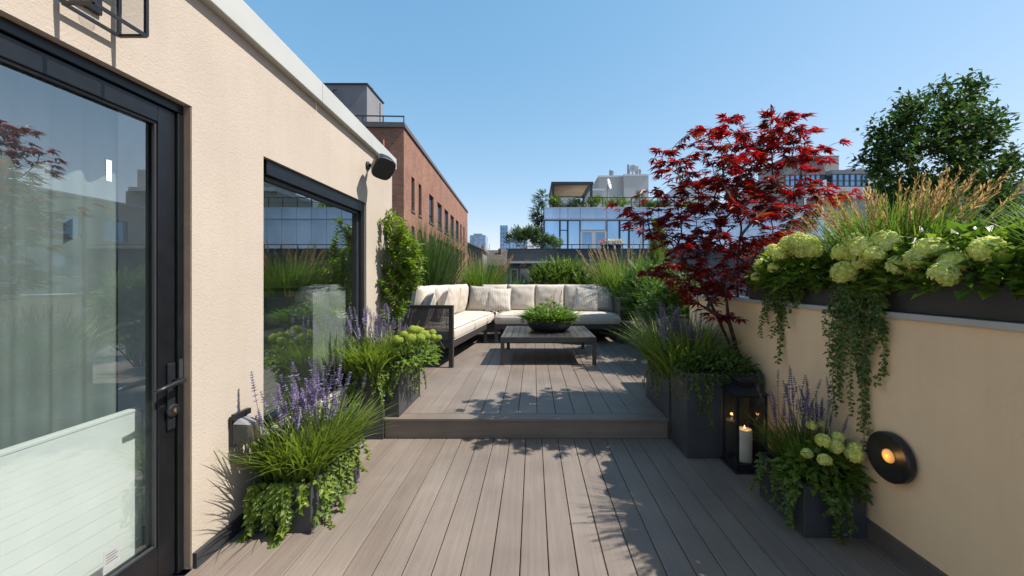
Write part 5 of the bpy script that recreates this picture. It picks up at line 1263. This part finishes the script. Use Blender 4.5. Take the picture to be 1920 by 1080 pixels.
for i in range(170):
    s_ = R.random(); a = R.uniform(0, 6.28); rr = .55 * (1 - s_) + .04; spray(m, V((x + math.cos(a) * rr * .7, 27.6 + math.sin(a) * rr * .7, TZ + .1 + s_ * 1.2)), V((math.cos(a), math.sin(a), .9)), UP, .26, 4, .14, .03)
m.build('foliage', 'far_leaf', t); m = MB(); m.tube([(x, 27.6, TZ), (x, 27.6, TZ + 1.2)], [.05, .02], 6); m.build('trunk', 'bark', t)
t = thing('climbing_plant', 'dark climbing plant hanging down the side of the glass building', 'climber', (gx0 - .3, 27, z0)); m = MB()
for _ in range(900):
    lx_, lz_, lr_ = R.choice(((-.15, 6.9, .42), (-.30, 6.0, .55), (-.22, 5.1, .45), (-.55, 4.5, .5), (-.15, 4.1, .5), (-.42, 3.6, .5), (-.5, 5.6, .3)))
    d = runit(); p = V((gx0 + lx_, 27, lz_)) + V((d.x, d.y * 1.3, d.z)) * lr_ * R.uniform(.3, 1.1); spray(m, p, V((d.x - .3, d.y, d.z * .6)), UP, .26, 3, .17, .07)
m.build('foliage', 'far_leaf', t); m = MB(); m.tube([(gx0 - .1, 27, z0), (gx0 - .2, 27, TZ + .8)], [.04, .02], 5); m.build('stem', 'bark', t)

# ================================================================= CAMERA, SKY, SUN
cam = bpy.data.cameras.new('camera'); co = bpy.data.objects.new('camera', cam); COL.objects.link(co); sc.camera = co
cam.sensor_width = 36; cam.lens = F * 36 / 1920; cam.clip_end = 6000; cam.clip_start = .05
cam.shift_x = (960 - VX) / 1920; cam.shift_y = (VY - 540) / 1920
co.location = (0, 0, CZ); co.rotation_euler = (PI / 2, 0, 0)
w = bpy.data.worlds.new('World'); sc.world = w; w.use_nodes = True; nt = w.node_tree
bg = nt.nodes['Background']; sky = nt.nodes.new('ShaderNodeTexSky'); sky.sky_type = 'NISHITA'; sky.sun_disc = False
sky.sun_elevation = math.asin(SUN.z); sky.sun_rotation = math.atan2(SUN.x, SUN.y)
sky.air_density = 1.0; sky.dust_density = .35; sky.ozone_density = .9
sp_ = N(nt, 'ShaderNodeSeparateColor'); cbn = N(nt, 'ShaderNodeCombineColor'); L(nt, sky.outputs[0], sp_.inputs[0]); L(nt, sp_.outputs[0], cbn.inputs[0])
for ch_, piv, ex_, k_ in ((1, 3.54, .62, 1.03), (2, 5.19, .5, .98)):
    dv = N(nt, 'ShaderNodeMath', operation='DIVIDE'); L(nt, sp_.outputs[ch_], dv.inputs[0]); dv.inputs[1].default_value = piv
    pw_ = N(nt, 'ShaderNodeMath', operation='POWER'); L(nt, dv.outputs[0], pw_.inputs[0]); pw_.inputs[1].default_value = ex_
    ml_ = N(nt, 'ShaderNodeMath', operation='MULTIPLY'); L(nt, pw_.outputs[0], ml_.inputs[0]); ml_.inputs[1].default_value = piv * k_; L(nt, ml_.outputs[0], cbn.inputs[ch_])
L(nt, cbn.outputs[0], bg.inputs[0]); bg.inputs[1].default_value = .10
sl = bpy.data.lights.new('sun', 'SUN'); sl.energy = 4.4; sl.angle = math.radians(.5); sl.color = (1, .95, .87)
so = bpy.data.objects.new('sun', sl); COL.objects.link(so); so.rotation_euler = SUN.to_track_quat('Z', 'Y').to_euler(); so.location = (8, 3, 12)
for nm, lc, e, col in (('candle_light', (cx, cy, .33), .08, (1, .55, .2)), ('lamp_light', (XR - .075, 1.99, .51), .03, (1, .5, .16))):
    pl = bpy.data.lights.new(nm, 'POINT'); pl.energy = e; pl.color = col; pl.shadow_soft_size = .012; po = bpy.data.objects.new(nm, pl); COL.objects.link(po); po.location = lc
vs_ = sc.view_settings; vs_.view_transform = 'Standard'; vs_.look = 'None'; vs_.exposure = 0.92; vs_.gamma = 1; vs_.use_curve_mapping = False
sc.cycles.max_bounces = 8; sc.cycles.transparent_max_bounces = 16
